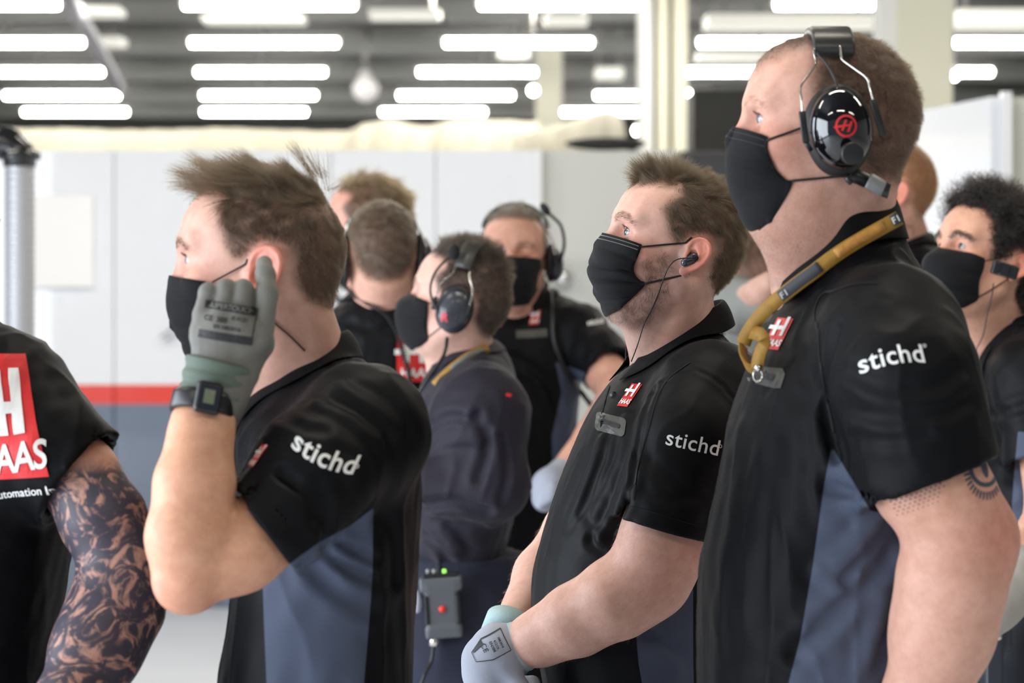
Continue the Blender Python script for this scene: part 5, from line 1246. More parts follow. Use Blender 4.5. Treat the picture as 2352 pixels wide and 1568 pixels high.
    for k in range(20):
        a=math.radians(170+k*9.5); r0,r1=44,58
        gear.append([(r0*math.cos(a),r0*math.sin(a)*1.25),(r1*math.cos(a+.03),r1*math.sin(a+.03)*1.25),(r1*math.cos(a+.09),r1*math.sin(a+.09)*1.25),(r0*math.cos(a+.12),r0*math.sin(a+.12)*1.25)])
    decal('tattoo',cat2(ring2d((0,0),34,44,40,170,360),poly2d(*gear)),(2252,1068),rot2(0,1),p,p,mi,Ya,lift=.0004,cut=.02)
    decal('tattoo',poly2d([(9*math.cos(a)+3*math.sin(a),24*math.sin(a)) for a in np.linspace(0,6.28,20)[:-1]]),(2250,1068),rot2(20,1),p,p,mi,Ya,lift=.0004,cut=.02)
    make_mask(H,hs,[(1686,294),(1670,340),(1666,380),(1670,420),(1684,460),(1712,500),(1745,520)],[(1762,316),(1762,340),(1768,362),(1783,392),(1805,415),(1817,424),(1772,508)],p,M_MASK,M_STRAP,pleats=3,amp=.0016,rows=34,cols=46,eyl=-.06,strap_r=.0015,low=.57,stitch=mat('stitch_dim',(.10,.10,.11),rough=.6),ears=((-.010,-.079,.022),(.012,-.079,-.045)))
    # --- ear defenders: one thing worn on the head
    cc=W(1933,294,Y-.115); e=empty('ear_defenders',H.wor((0,0,.13))); tag(e,'glossy black ear defenders with wire headband and red round emblem on the tall man','ear defenders')
    sc=3.40/FPX
    def cup(cc,sd,main):
        f=-sd
        R_=rotate(0,-4)
        cush=uni([ell(cc+np.array([-.002,.018*f,-.002]),(.0425,.020,.056),R_),],0)
        V,F=mesher(disp(cush,lambda P:nz(P,.02,3)*.0008),.0025); q=mk('ear_cushion',V,F,M_CUSH); setpar(q,e)
        sh=inter(ell(cc+np.array([0,.012*f,-.000]),(.0385,.036,.0500),R_),half(cc+np.array([0,.010*f,0]),(0,f,0)),.003)
        V,F=mesher(sh,.0016); q=mk('ear_cup',V,F,M_GLOSS); setpar(q,e); return q
    c1=cup(cc,-1,True); cf=W(1933,294,Y+.115); cf=np.array([cc[0],Y+.105,cc[2]]); cup(cf,1,False)
    decal('emblem',ring2d((0,0),.80,1,40),(1948,287),rot2(0,26,.95),c1,c1,M_RED,3.36,cut=.004)
    decal('emblem',poly2d([(-.48,-.42),(-.26,-.42),(.10,.55),(-.12,.55)],[(.06,-.52),(.28,-.52),(.62,.42),(.40,.42)],[(-1.1,-.22),(.52,.02),(.55,.2),(-1.1,-.02)]),(1948,287),rot2(0,26,.95),c1,c1,M_RED,3.36,cut=.004)
    decal('cup_mark',poly2d([(-.5,-1),(.5,-1),(.5,1),(-.5,1)]),(2003,325),rot2(0,14,.5),c1,c1,mat('mark_pink',(.75,.35,.45),rough=.5),3.4)
    kb=march(S(lambda P:ell(cc+np.array([0,-.012,0]),(.0385,.036,.05)).f(P),[0]*3,[0]*3),1956,352,3.2,3.6)
    V,F=tubeVF([kb+np.array([0,.006,0]),kb+np.array([.001,-.006,-.001])],.0135,28); q=mk('volume_knob',V,F,M_BLK); bevel(q,.0015); setpar(q,c1)
    # headband pad over the crown and the wires down to the cups
    yn=Y-.095; cz=H.wor((0,0,.0))
    def arcp(xo,zo,yh,n=26,px=1900,top=62):
        zt=W(0,top,Y)[2]; zl=W(0,112,3.43)[2]; out=[]
        for t in np.linspace(-1,1,n):
            y=Y+yh*math.sin(t*math.pi/2*.98); z=zl+(zt-zl)*math.cos(t*math.pi/2)**.8; out.append((W(px,0,Y)[0]+xo,y,z+zo))
        return np.array(out)
    pc=arcp(0,-.006,.075); nr=np.array([[0,p_[1]-Y,(p_[2]-(H.c[2]+.03))] for p_ in pc]); V,F=ribbonVF(pc,nr,.0255,.0065)
    q=mk('headband',V,F,mat('band_black',(.03,.03,.028),rough=.35)); bevel(q,.004,3); setpar(q,e)
    def wire(pts,r=.0013,mm=None,name='headband_wire'): 
        q=tube(name,spline(pts,8),r,mm or M_CHROME,None,8); setpar(q,e); return q
    for s_ in (-1,1):
        Yn=lambda d:Y+s_*d if s_<0 else Y+d
        w1=[W(1872,112,Y-.078),W(1870,122,Y-.082),W(1874,146,Y-.088),W(1858,172,Y-.096),W(1839,200,Y-.106),W(1841,230,Y-.114),W(1844,262,Y-.118)]
        w2=[W(1929,106,Y-.078),W(1931,120,Y-.082),W(1935,137,Y-.088),W(1963,158,Y-.098),W(1991,180,Y-.108),W(1999,206,Y-.114),W(2006,234,Y-.118)]
        cb=[W(1876,123,Y-.083),W(1895,142,Y-.090),W(1910,166,Y-.098),W(1921,190,Y-.104),W(1924,206,Y-.11)]
        a1=[W(1842,255,Y-.119),W(1846,290,Y-.120),W(1852,328,Y-.118)]; a2=[W(2004,228,Y-.119),W(2016,268,Y-.120),W(2029,313,Y-.116)]
        if s_>0:
            mir=lambda L:[np.array([a[0],2*Y-a[1],a[2]]) for a in L]; w1,w2,cb,a1,a2=map(mir,(w1,w2,cb,a1,a2))
        wire(w1); wire(w2); wire(cb,.0015,M_WIRE,'headband_cable')
        for a in (a1,a2):
            V,F=ribbonVF(np.array(a),np.tile([[0,-1,0]],(3,1)),.0042,.0028); q=mk('wire_slider',V,F,M_BLK); bevel(q,.0015); setpar(q,e)
        pv=[a1[-1],W(1862,345,Y-.112) if s_<0 else np.array([W(1862,345,Y)[0],Y+.112,W(0,345,Y)[2]])]; V,F=tubeVF(pv,.003,8); q=mk('cup_pivot',V,F,M_BLK); setpar(q,e)
    # neck connector behind the cup
    t=spline([W(1948,398,3.44),W(1975,408,3.44),W(2010,425,3.45),W(2042,440,3.47)],6); V,F=ribbonVF(t,np.tile([[0,-1,.1]],(len(t),1)),.0085,.004); q=mk('rear_connector',V,F,M_BLK); setpar(q,e)
    t=spline([W(1994,414,3.434),W(2012,424,3.438),W(2030,434,3.444)],4); V,F=ribbonVF(t,np.tile([[0,-1,.1]],(len(t),1)),.0092,.0046); q=mk('connector_plate',V,F,mat('plate_grey',(.28,.29,.30),rough=.35)); setpar(q,e)
    V,F=tubeVF(spline([W(1950,395,3.43),W(1948,410,3.42),W(1956,421,3.42)],5),[.005,.0035],8); q=mk('cable_tail',V,F,M_BLK); setpar(q,e)
    # --- lanyard
    pts=[(2066,500),(2030,520),(1985,545),(1940,572),(1900,600),(1868,625),(1840,645),(1800,676),(1765,705),(1738,735),(1718,765),(1707,790)]
    T=[];N=[]
    for i,(x,y,_) in enumerate(spline([(a,b,0) for a,b in pts],4)):
        q=march(base,x,y,2.9,4.0) ; T.append(q+np.array([0,-.004,.002]))
    T=np.array(T); PX=spline([(a,b,0) for a,b in pts],4)
    # keep it in front of the collar
    ty=np.minimum(T[:,1],np.interp(np.linspace(0,1,len(T)),[0,.15,.4,.65,1],[3.445,3.43,3.42,3.43,3.47])); T[:,1]=np.convolve(np.pad(ty,8,'edge'),np.ones(17)/17,'valid')-.006; T=np.array([W(x,y,yy) for (x,y,_),yy in zip(PX,T[:,1])])
    Nn=np.tile([[0,-1.,.25]],(len(T),1)); V,F=ribbonVF(T,Nn,.0090,.0007); e=mk('lanyard',V,F,M_GOLD); tag(e,'gold patterned lanyard hanging round the tall man\'s collar with a steel hook at its end','lanyard')
    # darker printed stretches on it
    for a,b in ((.09,.32),):
        i0,i1=int(a*len(T)),int(b*len(T)); seg=T[i0:i1+1]+np.array([0,-.0012,.0012]); V,F=ribbonVF(seg,Nn[i0:i1+1],.0060,.0006); q=mk('printed_stretch',V,F,mat('lanyard_orange',(.62,.29,.06),rough=.6,var=.3,vscale=160)); setpar(q,e)
    for a,b in ((.0,.06),(.42,.66)):
        i0,i1=int(a*len(T)),int(b*len(T)); seg=T[i0:i1+1]+np.array([0,-.0012,.0010]); V,F=ribbonVF(seg,Nn[i0:i1+1],.0070,.0006); q=mk('printed_stretch',V,F,mat('lanyard_slate',(.06,.065,.075),rough=.6)); setpar(q,e)
    for fr,tx,mm in ((.03,'F1',M_WHITE),(.63,'F1',mat('lan_grey',(.55,.55,.55),rough=.6))):
        i=min(int(fr*len(T)),len(T)-2); c=T[i]; d=T[i+1]-T[i]; d/=np.linalg.norm(d); d=-d; n=np.array([0,-1,.25]); n/=np.linalg.norm(n); u=np.cross(n,d); 
        v,f=text2d(tx,.0115,.0002,.1,1.1); u=u if u[2]>0 else -u
        Vv=c+v[:,:1]*d+v[:,1:]*u-np.array([0,.0030,0])+n*.0005; q=mk('lanyard_text',Vv,f,mm,smooth=False); setpar(q,e)
    lp=[W(1707,790,3.47),W(1708,815,3.455),W(1722,838,3.44),W(1738,848,3.435)]; V,F=ribbonVF(spline(lp,6),np.tile([[.6,-.8,0]],(19,1)),.0085,.0008); q=mk('lanyard_loop',V,F,M_GOLD); setpar(q,e)
    lp=[W(1738,848,3.43),W(1745,812,3.43),W(1755,785,3.425),W(1745,768,3.43),W(1724,762,3.45)]; s_=spline(lp,6); V,F=ribbonVF(s_,np.tile([[-.5,-.8,.2]],(len(s_),1)),.0085,.0008); q=mk('lanyard_loop',V,F,M_GOLD); setpar(q,e)
    V,F=tubeVF([W(1741,838,3.425),W(1741,852,3.425)],.005,12); q=mk('hook_swivel',V,F,M_CHROME); setpar(q,e)
    c=W(1741,862,3.425); V,F=tubeVF([c+np.array([.0055*math.cos(a),0,.0075*math.sin(a)]) for a in np.linspace(0,2*math.pi,20)],.0014,8); q=mk('snap_hook',V,F,M_CHROME); setpar(q,e)
    trousers(p,W(1870,0,Yb)[0],Yb,1.1,M_TROU,mshoe=M_SHOE,w=.21,dep=.15)
# ------------------------------------------------------------------ people further back
def headset(H,lab,side_only=0,mic=True,cupk=1.0,red=False,micdir=None,h=.004,band=None):
    """team headset on a head, built in head space: cups, pad, steel wires, boom"""
    e=empty('headset',H.wor((0,0,.12))); tag(e,lab,'headset')
    L=lambda x,y,z:H.wor((x,y,z))
    for sd in (-1,1):
        R_=H.R
        cush=xf(ell((.004,sd*.084,-.004),(.034*cupk,.014,.044*cupk)),H.R,H.c,H.s)
        V,F=mesher(cush,h); q=mk('ear_cushion',V,F,M_CUSH); setpar(q,e)
        sh=xf(inter(uni([ell((.004,sd*.088,-.006),(.032*cupk,.026,.041*cupk)),ell((-.006,sd*.092,-.018),(.020,.020,.026))],.012),half((0,sd*.092,0),(0,-sd,0)),.003),H.R,H.c,H.s)
        V,F=mesher(sh,h); q=mk('ear_cup',V,F,mat('cup_charcoal',(.030,.032,.042),rough=.30,coat=.3)); setpar(q,e)
        for k in (-1,1):
            pts=[L(k*.016,sd*.070,.088),L(k*.018+.0,sd*.080,.066),L(k*.034,sd*.092,.040),L(k*.036,sd*.098,.008)]
            t=tube('headband_wire',spline(pts,6),.0016,M_CHROME,e,7)
            V,F=ribbonVF(np.array([L(k*.036,sd*.098,.012),L(k*.036,sd*.099,-.014)]),np.tile(H.dirw([0,sd,0]),(2,1)),.004,.003); q=mk('wire_slider',V,F,M_BLK); setpar(q,e)
        if sd==-1 and mic:
            m=micdir or [(-.005,-.108,-.030),(-.036,-.110,.000),(-.050,-.106,.030),(-.046,-.100,.066),(-.022,-.088,.108)]
            t=tube('mic_boom',spline([L(*p) for p in m],8),.0027,M_BLK,e,8)
            V,F=mesher(ell(L(*m[-1]),(.0115,.0115,.0155)),.002); q=mk('mic_foam',V,F,mat('foam_black',(.010,.010,.011),rough=.95,bump=.5,bscale=800)); setpar(q,e)
    ba=math.radians(band[2]) if band else 0
    bl=[(math.sin(ba)*(.072*(band is not None)+.064*math.cos(t)),.078*math.sin(t),(.072+.064*math.cos(t)) if band is None else .02+(.052+.064*math.cos(t))*math.cos(ba)) for t in np.linspace(-1.45,1.45,24)]
    pc=np.array([L(*q) for q in bl]); nr=np.array([H.dirw([math.cos(t)*math.sin(ba),math.sin(t),math.cos(t)*math.cos(ba)]) for t in np.linspace(-1.45,1.45,24)])
    V,F=ribbonVF(pc,nr,.017,.0035); q=mk('headband',V,F,mat('band_grey',(.05,.05,.045),rough=.4)); setpar(q,e)
    return e
def bgman(px,py,Y,sc,yaw,pitch,rows,Yb,label,hair,roll=0,skin=(1,1,1),arms=(),sleeves=(),shoulders=(),neckbase=None,nr=.056,vox=.0038,maskspec=None,collar=None,panels=None,top=1.02,opts=None,shirtmat=None,wr=None,tro=None,h=.007,folds_=None,prints=None,poly=None,tyaw=0,necks=None):
    H=Head(px,py,Y,sc,yaw,pitch,roll,vox)
    o=dict(scalp=hair.pop('scalp'),scalpk=hair.pop('scalpk',.85),tone=skin,rear=.93); o.update(opts or {})
    if poly: o['hairpoly']=poly
    hd=dict(n=9000,rad=.00022,clump=.012,clumpk=.35,fade=.015,grow=.02,npts=5,jit=.16); hd.update(hair); 
    if hd['n']: o['hair']=hd
    o.setdefault('browmat',hair_mat('brow_dark',(.012,.008,.006),(.035,.022,.015))); o.setdefault('browargs',(260,.007,.00018,.0045))
    hs=head_sdf(H,o)
    nb=neckbase
    neck=uni([cap(H.wor((.004,0,-.035)),nb,nr,nr*1.1),cap(H.wor((-.030,0,-.080)),nb+H.dirw([-.03,0,-.01]),.040,.050)],.03)
    tor=torso_sdf(rows,Yb)
    aL=[chain(a,.02) for a in arms]
    body=uni([off(tor,-.014),neck]+aL,.02)
    p,V1,F1,V2,F2=finish_person(H,o,label,hs,body,h=.006,iris=o.get('iris',(.08,.09,.10)))
    if shoulders or sleeves or True:
        bs=[tor]+[cap(a,b,ra,rb) for a,b,ra,rb in shoulders]; sl=[sleeve_sdf(s,None,.03,wall=.009) for s in sleeves]
        nc=cap(nb+np.array([0,0,.09]) if necks is None else necks,nb,nr*1.02,nr*1.12)
        sb=uni([uni(bs,.045)]+sl,.03)
        shirt,ss=make_shirt(p,bs,sl,nc,h,shirtmat or M_POLO,panels=panels,disps=plus(wr or wrinkle(.0025,.06,int(px)%50),folds(foldpx(folds_ or [],sb,4))))
    if collar:
        c=dict(collar); cb,cf=c.pop('cb'),c.pop('cf'); make_collar(cb,cf,c.pop('Y',Yb),c.pop('b',.062),c.pop('fall',.035),c.pop('flare',.014),c.pop('mat',M_COLLAR),shirt,shirt=sb,n=40,**c)
    if maskspec is not None:
        fr=maskspec.pop('front',[(-.119,.000),(-.137,-.020),(-.139,-.045),(-.131,-.072),(-.112,-.098),(-.088,-.113)]); ed=maskspec.pop('edge',[(-.060,-.004),(-.056,-.026),(-.055,-.045),(-.050,-.064),(-.046,-.080),(-.062,-.098)])
        kw=dict(local=True,rows=22,cols=28,pleats=3,amp=.0016,low=.76); kw.update(maskspec); make_mask(H,hs,fr,ed,p,M_MASK,M_STRAP,**kw)
    if tro: trousers(p,*tro[:3],tro[3],mshoe=M_SHOE,**(tro[4] if len(tro)>4 else {}))
    return p,H,hs,shirt,ss,sb
def others():
    hl=lambda a:(lambda P:a+0*P[:,0])
    down=lambda P,N:np.array([.3,0,-.8])+0*P
    # --- man with the R headset looking up left, navy jacket
    Y=5.72; Yb=5.78
    top_=lambda P:.010+.016*np.clip((P[:,2]-.07)/.03,0,1)
    def bd(P,N): t=np.clip((P[:,2]-.07)/.03,0,1)[:,None]; return t*np.array([.1,0,.6])+(1-t)*np.array([.4,0,-.8])
    sh=W(1085,930,5.58)
    p,H,hs,shirt,ss,sb=bgman(1066,703,Y,.98,-14,13,[(2300,950,1180,.17),(1500,950,1180,.17),(1330,952,1150,.165),(1248,955,1160,.17),(1150,950,1190,.19),(1063,945,1198,.20),(970,948,1190,.20),(900,960,1172,.17),(850,985,1150,.12),(800,1005,1135,.08)],Yb,
        'man in a dark navy jacket with a headset marked R, looking up',dict(mat=hair_mat('hair_dark',(.006,.004,.003),(.022,.015,.010)),len=top_,bend=bd,scalp=(.035,.024,.019),n=12000),
        arms=[],
        sleeves=[],shoulders=[(W(1100,860,Yb),W(1110,945,5.62),.055,.085),(W(1110,945,5.62),W(1135,1110,5.60),.078,.062),(W(1135,1115,5.60),W(985,1105,5.60),.060,.046),(W(1100,860,Yb),W(1080,930,5.95),.055,.075)],
        neckbase=W(1072,850,Yb),nr=.055,vox=.0032,shirtmat=M_NAVY,maskspec=dict(amp=.0015),
        collar=dict(cb=(1121,782),cf=(985,880),b=.062,fall=.028,mat=M_NAVY,gap=25,tip=.006),tro=(W(1065,0,Yb)[0],Yb,1.04,M_DENIM,dict(w=.18)),wr=wrinkle(.0030,.085,71,.0006,st=(1.3,1,1)),
        folds_=[([(960,1000),(1030,960),(1090,965)],.007,.012),([(975,1040),(1040,1010),(1100,1010)],-.006,.012),([(960,1160),(1040,1150),(1120,1170)],.010,.014),([(1100,950),(1120,1030),(1100,1100)],.007,.012),([(950,1200),(1010,1210),(1050,1260)],-.006,.014),([(1150,1000),(1165,1080),(1150,1150)],.005,.01),([(980,1230),(1020,1270),(1030,1310)],.006,.013)],opts=dict(rear=.92,eardx=-.008,iris=(.06,.06,.06),eye=1.3))
    e=headset(H,'dark headset with boom microphone and a red letter R, on the navy-jacketed man',h=.003,cupk=1.15)
    cup=[c for c in e.children if c.name.startswith('ear_cup')][0]
    decal('cup_letter',text2d('R',1.2,.05),(1021,729),rot2(-6,22),cup,cup,mat('letter_red',(.62,.05,.08),rough=.5),5.62,d=(0,1,0))
    t=spline([W(1027,776,5.60),W(1024,800,5.58),W(1014,825,5.57),W(985,868,5.56),W(955,915,5.57),W(948,960,5.60)],8); q=tube('headset_cable',t,.0035,M_WIRE,None,8); tag(q,'black headset cable running down over the navy-jacketed man\'s chest','cable')
    T=[march(sb,x,y,5.3,6.1)+np.array([0,-.008,0]) for x,y,_ in spline([(1124,802,0),(1100,806,0),(1076,816,0),(1043,840,0),(1018,862,0),(997,884,0)],4)]
    T=np.array(T); ty=np.minimum(T[:,1],np.interp(np.linspace(0,1,len(T)),[0,1],[5.715,5.69])); ty=np.convolve(np.pad(ty,4,'edge'),np.ones(9)/9,'valid'); T=np.array([W(x,y,yy) for (x,y,_),yy in zip(spline([(1124,802,0),(1100,806,0),(1076,816,0),(1043,840,0),(1018,862,0),(997,884,0)],4),ty)])
    V,F=ribbonVF(T,np.tile([[0,-1,.25]],(len(T),1)),.0075,.001); q=mk('lanyard',V,F,M_GOLD); tag(q,'gold and grey lanyard round the navy-jacketed man\'s collar','lanyard')
    V,F=ribbonVF(T[2:14]+np.array([0,-.0015,-.001]),np.tile([[0,-1,.25]],(12,1)),.0048,.001); q2=mk('printed_stretch',V,F,mat('lan_grey2',(.16,.17,.16),rough=.6)); setpar(q2,q)
    decal('sleeve_mark',poly2d([(-6,-4),(6,-3),(6,4),(-6,3)]),(1168,900),rot2(-20,1),shirt,shirt,M_RED,5.7)
    # radio pack on his hip
    c=W(1016,1392,5.57); e=empty('radio_pack',c); tag(e,'grey radio pack with a red dot hanging at the hip of the navy-jacketed man','radio')
    R_=rotate(0,-4); bod=uni([box((0,0,0),(.032,.014,.050),.008),box((0,0,.045),(.042,.016,.014),.006),box((0,0,-.050),(.036,.014,.012),.006)],.010)
    bod=sub(bod,uni([ell((s*.043,0,-.008),(.010,.03,.026)) for s in (-1,1)],0),.004); bod=xf(bod,R_,c)
    V,F=mesher(bod,.002); q=mk('radio_case',V,F,mat('radio_grey',(.085,.092,.105),rough=.4)); setpar(q,e)
    for nm,of,hh,mm in (('top_panel',(.0,-.004,.062),(.034,.012,.004),M_BLK),('side_grip',(-.030,-.012,-.005),(.004,.005,.028),M_BLK),('side_grip',(.031,-.012,-.005),(.004,.005,.028),M_BLK)):
        V,F=boxVF(c+R_@np.array(of),hh,R_); q=mk(nm,V,F,mm,smooth=False); bevel(q,.0015); setpar(q,e)
    p0=c+np.array([0,-.0155,-.004]); V,F=tubeVF([p0+np.array([0,.003,0]),p0+np.array([0,-.0015,0])],.0068,24); q=mk('red_button',V,F,mat('dot_red',(.72,.03,.02),rough=.4)); setpar(q,e)
    for dx,mm in ((.004,mat('led_green',(.1,.6,.1),emit=(.45,1,.1),es=1)),(-.016,mat('knob_pale',(.3,.3,.3))),(-.028,mat('knob_pale',(.3,.3,.3)))):
        p0=c+np.array([dx,-.010,.066]); V,F=tubeVF([p0,p0+np.array([0,-.002,.007])],.004,14); q=mk('indicator' if dx>0 else 'knob',V,F,mm); setpar(q,e)
    p0=W(998,1460,5.57); V,F=tubeVF([p0,W(996,1483,5.57)],.009,18); q=mk('plug',V,F,M_CHROME); setpar(q,e)
    t=spline([W(996,1482,5.57),W(990,1520,5.57),W(975,1550,5.56),W(960,1600,5.56),W(950,1680,5.58)],6); q=tube('plug_cable',t,.0035,M_WIRE,e,8)
    V,F=mesher(ell(W(958,1382,5.60),(.014,.02,.022)),.003); q=mk('pale_clip',V,F,mat('clip_pale',(.5,.52,.62),rough=.4)); setpar(q,e)
    V,F=boxVF(W(1150,1345,5.66),(.010,.02,.045)); q=mk('black_pouch',V,F,M_BLK,smooth=False); bevel(q,.004); tag(q,'slim black pouch clipped at the back of the navy-jacketed man\'s belt','pouch')
    # --- front-facing man with headset
    Y=6.75; Yb=6.80
    p,H,hs,shirt,ss,sb=bgman(1184,600,Y,1.0,84,5,[(2400,1090,1330,.13),(1600,1090,1330,.13),(1300,1095,1330,.135),(1130,1098,1322,.135),(1000,1085,1322,.14),(900,1070,1330,.14),(820,1060,1340,.13),(760,1070,1325,.11),(705,1110,1280,.08),(682,1128,1262,.068)],Yb,
        'man facing the camera with eyes lowered, greying hair, headset, black mask and polo',dict(mat=hair_mat('hair_grey',(.030,.025,.019),(.13,.115,.090)),len=lambda P:.010+.010*np.clip((P[:,2]-.07)/.03,0,1),bend=lambda P,N:np.array([-.2,0,.1])*np.clip((P[:,2:3]-.06)/.04,0,1)+np.array([.2,0,-.6])*(1-np.clip((P[:,2:3]-.06)/.04,0,1)),scalp=(.10,.085,.065),n=9000),
        skin=(1.12,1.0,.93),arms=[[(W(1345,800,6.72),.05),(W(1395,862,6.66),.047),(W(1418,905,6.60),.042),(W(1360,1000,6.50),.036),(W(1285,1090,6.42),.029)],[(W(1050,800,6.8),.05),(W(1030,1000,6.75),.042),(W(1150,1110,6.45),.03)]],
        sleeves=[[(W(1335,775,6.76),.068),(W(1372,815,6.70),.062),(W(1398,850,6.66),.058)],[(W(1060,780,6.8),.066),(W(1040,880,6.78),.058)]],shoulders=[(W(1235,705,Yb),W(1325,755,6.76),.045,.062),(W(1140,705,Yb),W(1060,760,6.8),.045,.062)],
        neckbase=W(1190,720,Yb),nr=.058,maskspec=dict(edge=[(-.066,-.002),(-.060,-.026),(-.058,-.045),(-.054,-.064),(-.050,-.084),(-.066,-.104)]),collar=dict(cb=(1258,630),cf=(1126,668),Y=6.80,b=.062,fall=.035,gap=22,yaw=90,tip=.02),
        panels=[([(1275,830),(1290,900),(1268,1000),(1270,1200),(1400,1200),(1400,880),(1330,850)],6.9)],tro=(W(1208,0,Yb)[0],Yb,1.04,M_DENIM,dict(yaw=90,w=.17,dep=.13)),
        folds_=[([(1180,820),(1250,870),(1290,960)],.006,.014),([(1200,900),(1240,1000),(1250,1080)],-.005,.014)],opts=dict(eye=.04,rear=.95))
    decal('emblem',EMB_RED(),(1230,728),rot2(4,26,.85,.25),shirt,shirt,M_RED,6.6); decal('emblem_letters',EMB_WHITE(),(1230,729),rot2(4,25,.85,.25),shirt,shirt,M_WHITE,6.6,lift=.002)
    decal('emblem',EMB_RED(),(1147,741),rot2(4,14,.8,.2),shirt,shirt,M_RED,6.6)
    decal('lettering',text2d('stichd',1,.03),(1370,741),rot2(8,16),shirt,shirt,M_WHITE,6.6)
    decal('pocket_welt',poly2d([(-36,-9),(36,-9),(36,9),(-36,9)]),(1222,768),rot2(3,1),shirt,shirt,M_ZIP,6.6)
    e=headset(H,'black headset with upturned boom microphone on the man facing the camera',cupk=1.05,micdir=None,mic=False)
    t=spline([W(1287,600,6.72),W(1296,560,6.70),W(1289,520,6.70),W(1272,500,6.70),W(1258,488,6.70)],8); tube('mic_boom',t,.004,M_BLK,e,8)
    V,F=mesher(ell(W(1252,480,6.70),(.010,.010,.017),rotate(0,-35)),.003); q=mk('mic_foam',V,F,M_CUSH); setpar(q,e)
    t=[march(sb,x,y,6.3,7.1)+np.array([0,-.006,0]) for x,y,_ in spline([(1262,660,0),(1268,720,0),(1275,790,0),(1300,850,0),(1335,900,0),(1362,935,0)],5)]
    q=tube('radio_cable',t,.006,M_BLK,None,8); tag(q,'thick black cable lying across the chest of the man facing the camera','cable')
    g=uni([chain([(W(1300,1075,6.44),.032),(W(1262,1115,6.38),.036),(W(1252,1145,6.36),.030)],.02)]+[chain([(W(1250+i*7,1135-i*5,6.34),.012),(W(1240+i*9,1160-i*6,6.33),.010)],.004) for i in range(4)],.008)
    V,F=mesher(g,.004); q=mk('work_glove',V,F,M_GLOVE2); setpar(q,p)
    V,F=tubeVF([W(1308,1068,6.45),W(1290,1086,6.43)],.034,20); q=mk('glove_cuff',V,F,M_BLK); setpar(q,p)
    # --- cropped grey head seen from behind
    Y=6.35; Yb=6.42
    p,H,hs,shirt,ss,sb=bgman(878,592,Y,1.0,-84,2,[(2400,745,1010,.13),(1600,745,1010,.13),(1300,742,1015,.135),(1100,735,1020,.14),(950,725,1025,.14),(850,722,1025,.135),(780,735,1015,.12),(725,765,985,.10),(690,800,950,.08),(660,825,930,.065)],Yb,
        'man seen from behind with close-cropped greying hair, headset and black team polo',dict(mat=hair_mat('hair_cropgrey',(.030,.022,.015),(.10,.078,.055)),len=lambda P:.008+.007*np.clip((P[:,2]-.05)/.05,0,1),bend=down,scalp=(.085,.062,.043),scalpk=.85,n=20000),
        skin=(1,.92,.86),shoulders=[(W(830,735,Yb),W(760,800,Yb),.05,.07),(W(925,735,Yb),W(1000,800,Yb),.05,.07)],arms=[[(W(750,820,Yb),.05),(W(735,1000,Yb),.042),(W(740,1200,Yb-.02),.033)],[(W(1005,820,Yb),.05),(W(1025,1000,Yb),.042),(W(1015,1200,Yb-.02),.033)]],
        sleeves=[[(W(752,820,Yb),.066),(W(738,930,Yb),.058)],[(W(1003,820,Yb),.066),(W(1022,930,Yb),.058)]],neckbase=W(880,705,Yb),nr=.066,collar=dict(cb=(938,652),cf=(820,688),b=.064,fall=.032,yaw=-90,gap=22),opts=dict(rear=.92,scalpfade=.03),tro=(W(878,0,Yb)[0],Yb,1.04,M_TROU,dict(yaw=90)),
        folds_=[([(800,740),(870,760),(940,745)],.003,.014)])
    decal('emblem',poly2d([(-.5,-.72),(.62,-.72),(.38,.72),(-.5,.72)]),(945,826),rot2(0,76),shirt,shirt,M_RED,6.2); 
    w=EMB_WHITE(); decal('emblem_letters',w,(948,830),rot2(0,70),shirt,shirt,M_WHITE,6.2,lift=.002)
    decal('lettering',text2d('Haas Automation Inc.',1,.01),(925,902),rot2(0,14),shirt,shirt,M_WHITE,6.2)
    decal('collar_mark',poly2d([(-9,-3),(9,-3),(9,3),(-9,3)]),(915,694),rot2(0,1),shirt,shirt,M_WHITE,6.2)
    e=headset(H,'black headset worn by the man with cropped greying hair seen from behind',mic=False,cupk=1.35,band=(-.055,.010,-50))
    pts=spline([(790,655),(812,675),(835,690),(862,706),(885,722),(905,750),(918,783),(932,830),(940,862),(942,905),(938,960)],10); P=[]
    for i,(x,y) in enumerate(pts):
        q=march(sb,x,y,6.0,7.0); P.append([q[0],min(q[1],6.36)-.012,q[2]])
    P=np.array(P); P[:,1]=np.convolve(np.pad(P[:,1],4,'edge'),np.ones(9)/9,'valid'); P=np.array([W(x,y,yy) for (x,y),yy in zip(pts,P[:,1])])
    s=np.cumsum(np.r_[0,np.linalg.norm(np.diff(P,axis=0),axis=1)]); u=np.arange(0,s[-1],.0007); Q=np.stack([np.interp(u,s,P[:,k]) for k in range(3)],1)
    Tn=np.gradient(Q,axis=0); Tn/=np.linalg.norm(Tn,axis=1)[:,None]; e1=np.cross(Tn,[0,1,0]); e1/=np.linalg.norm(e1,axis=1)[:,None]; e2=np.cross(Tn,e1); ph=u*2*math.pi/.0062
    Q=Q+.0048*(np.cos(ph)[:,None]*e1+np.sin(ph)[:,None]*e2); V,F=tubeVF(Q[::1],.0018,6); q=mk('coiled_cable',V,F,M_BLK); tag(q,'coiled black headset cable hanging down the back of the man with cropped greying hair','cable')
    # --- taller man behind him
    Y=7.1; Yb=7.15
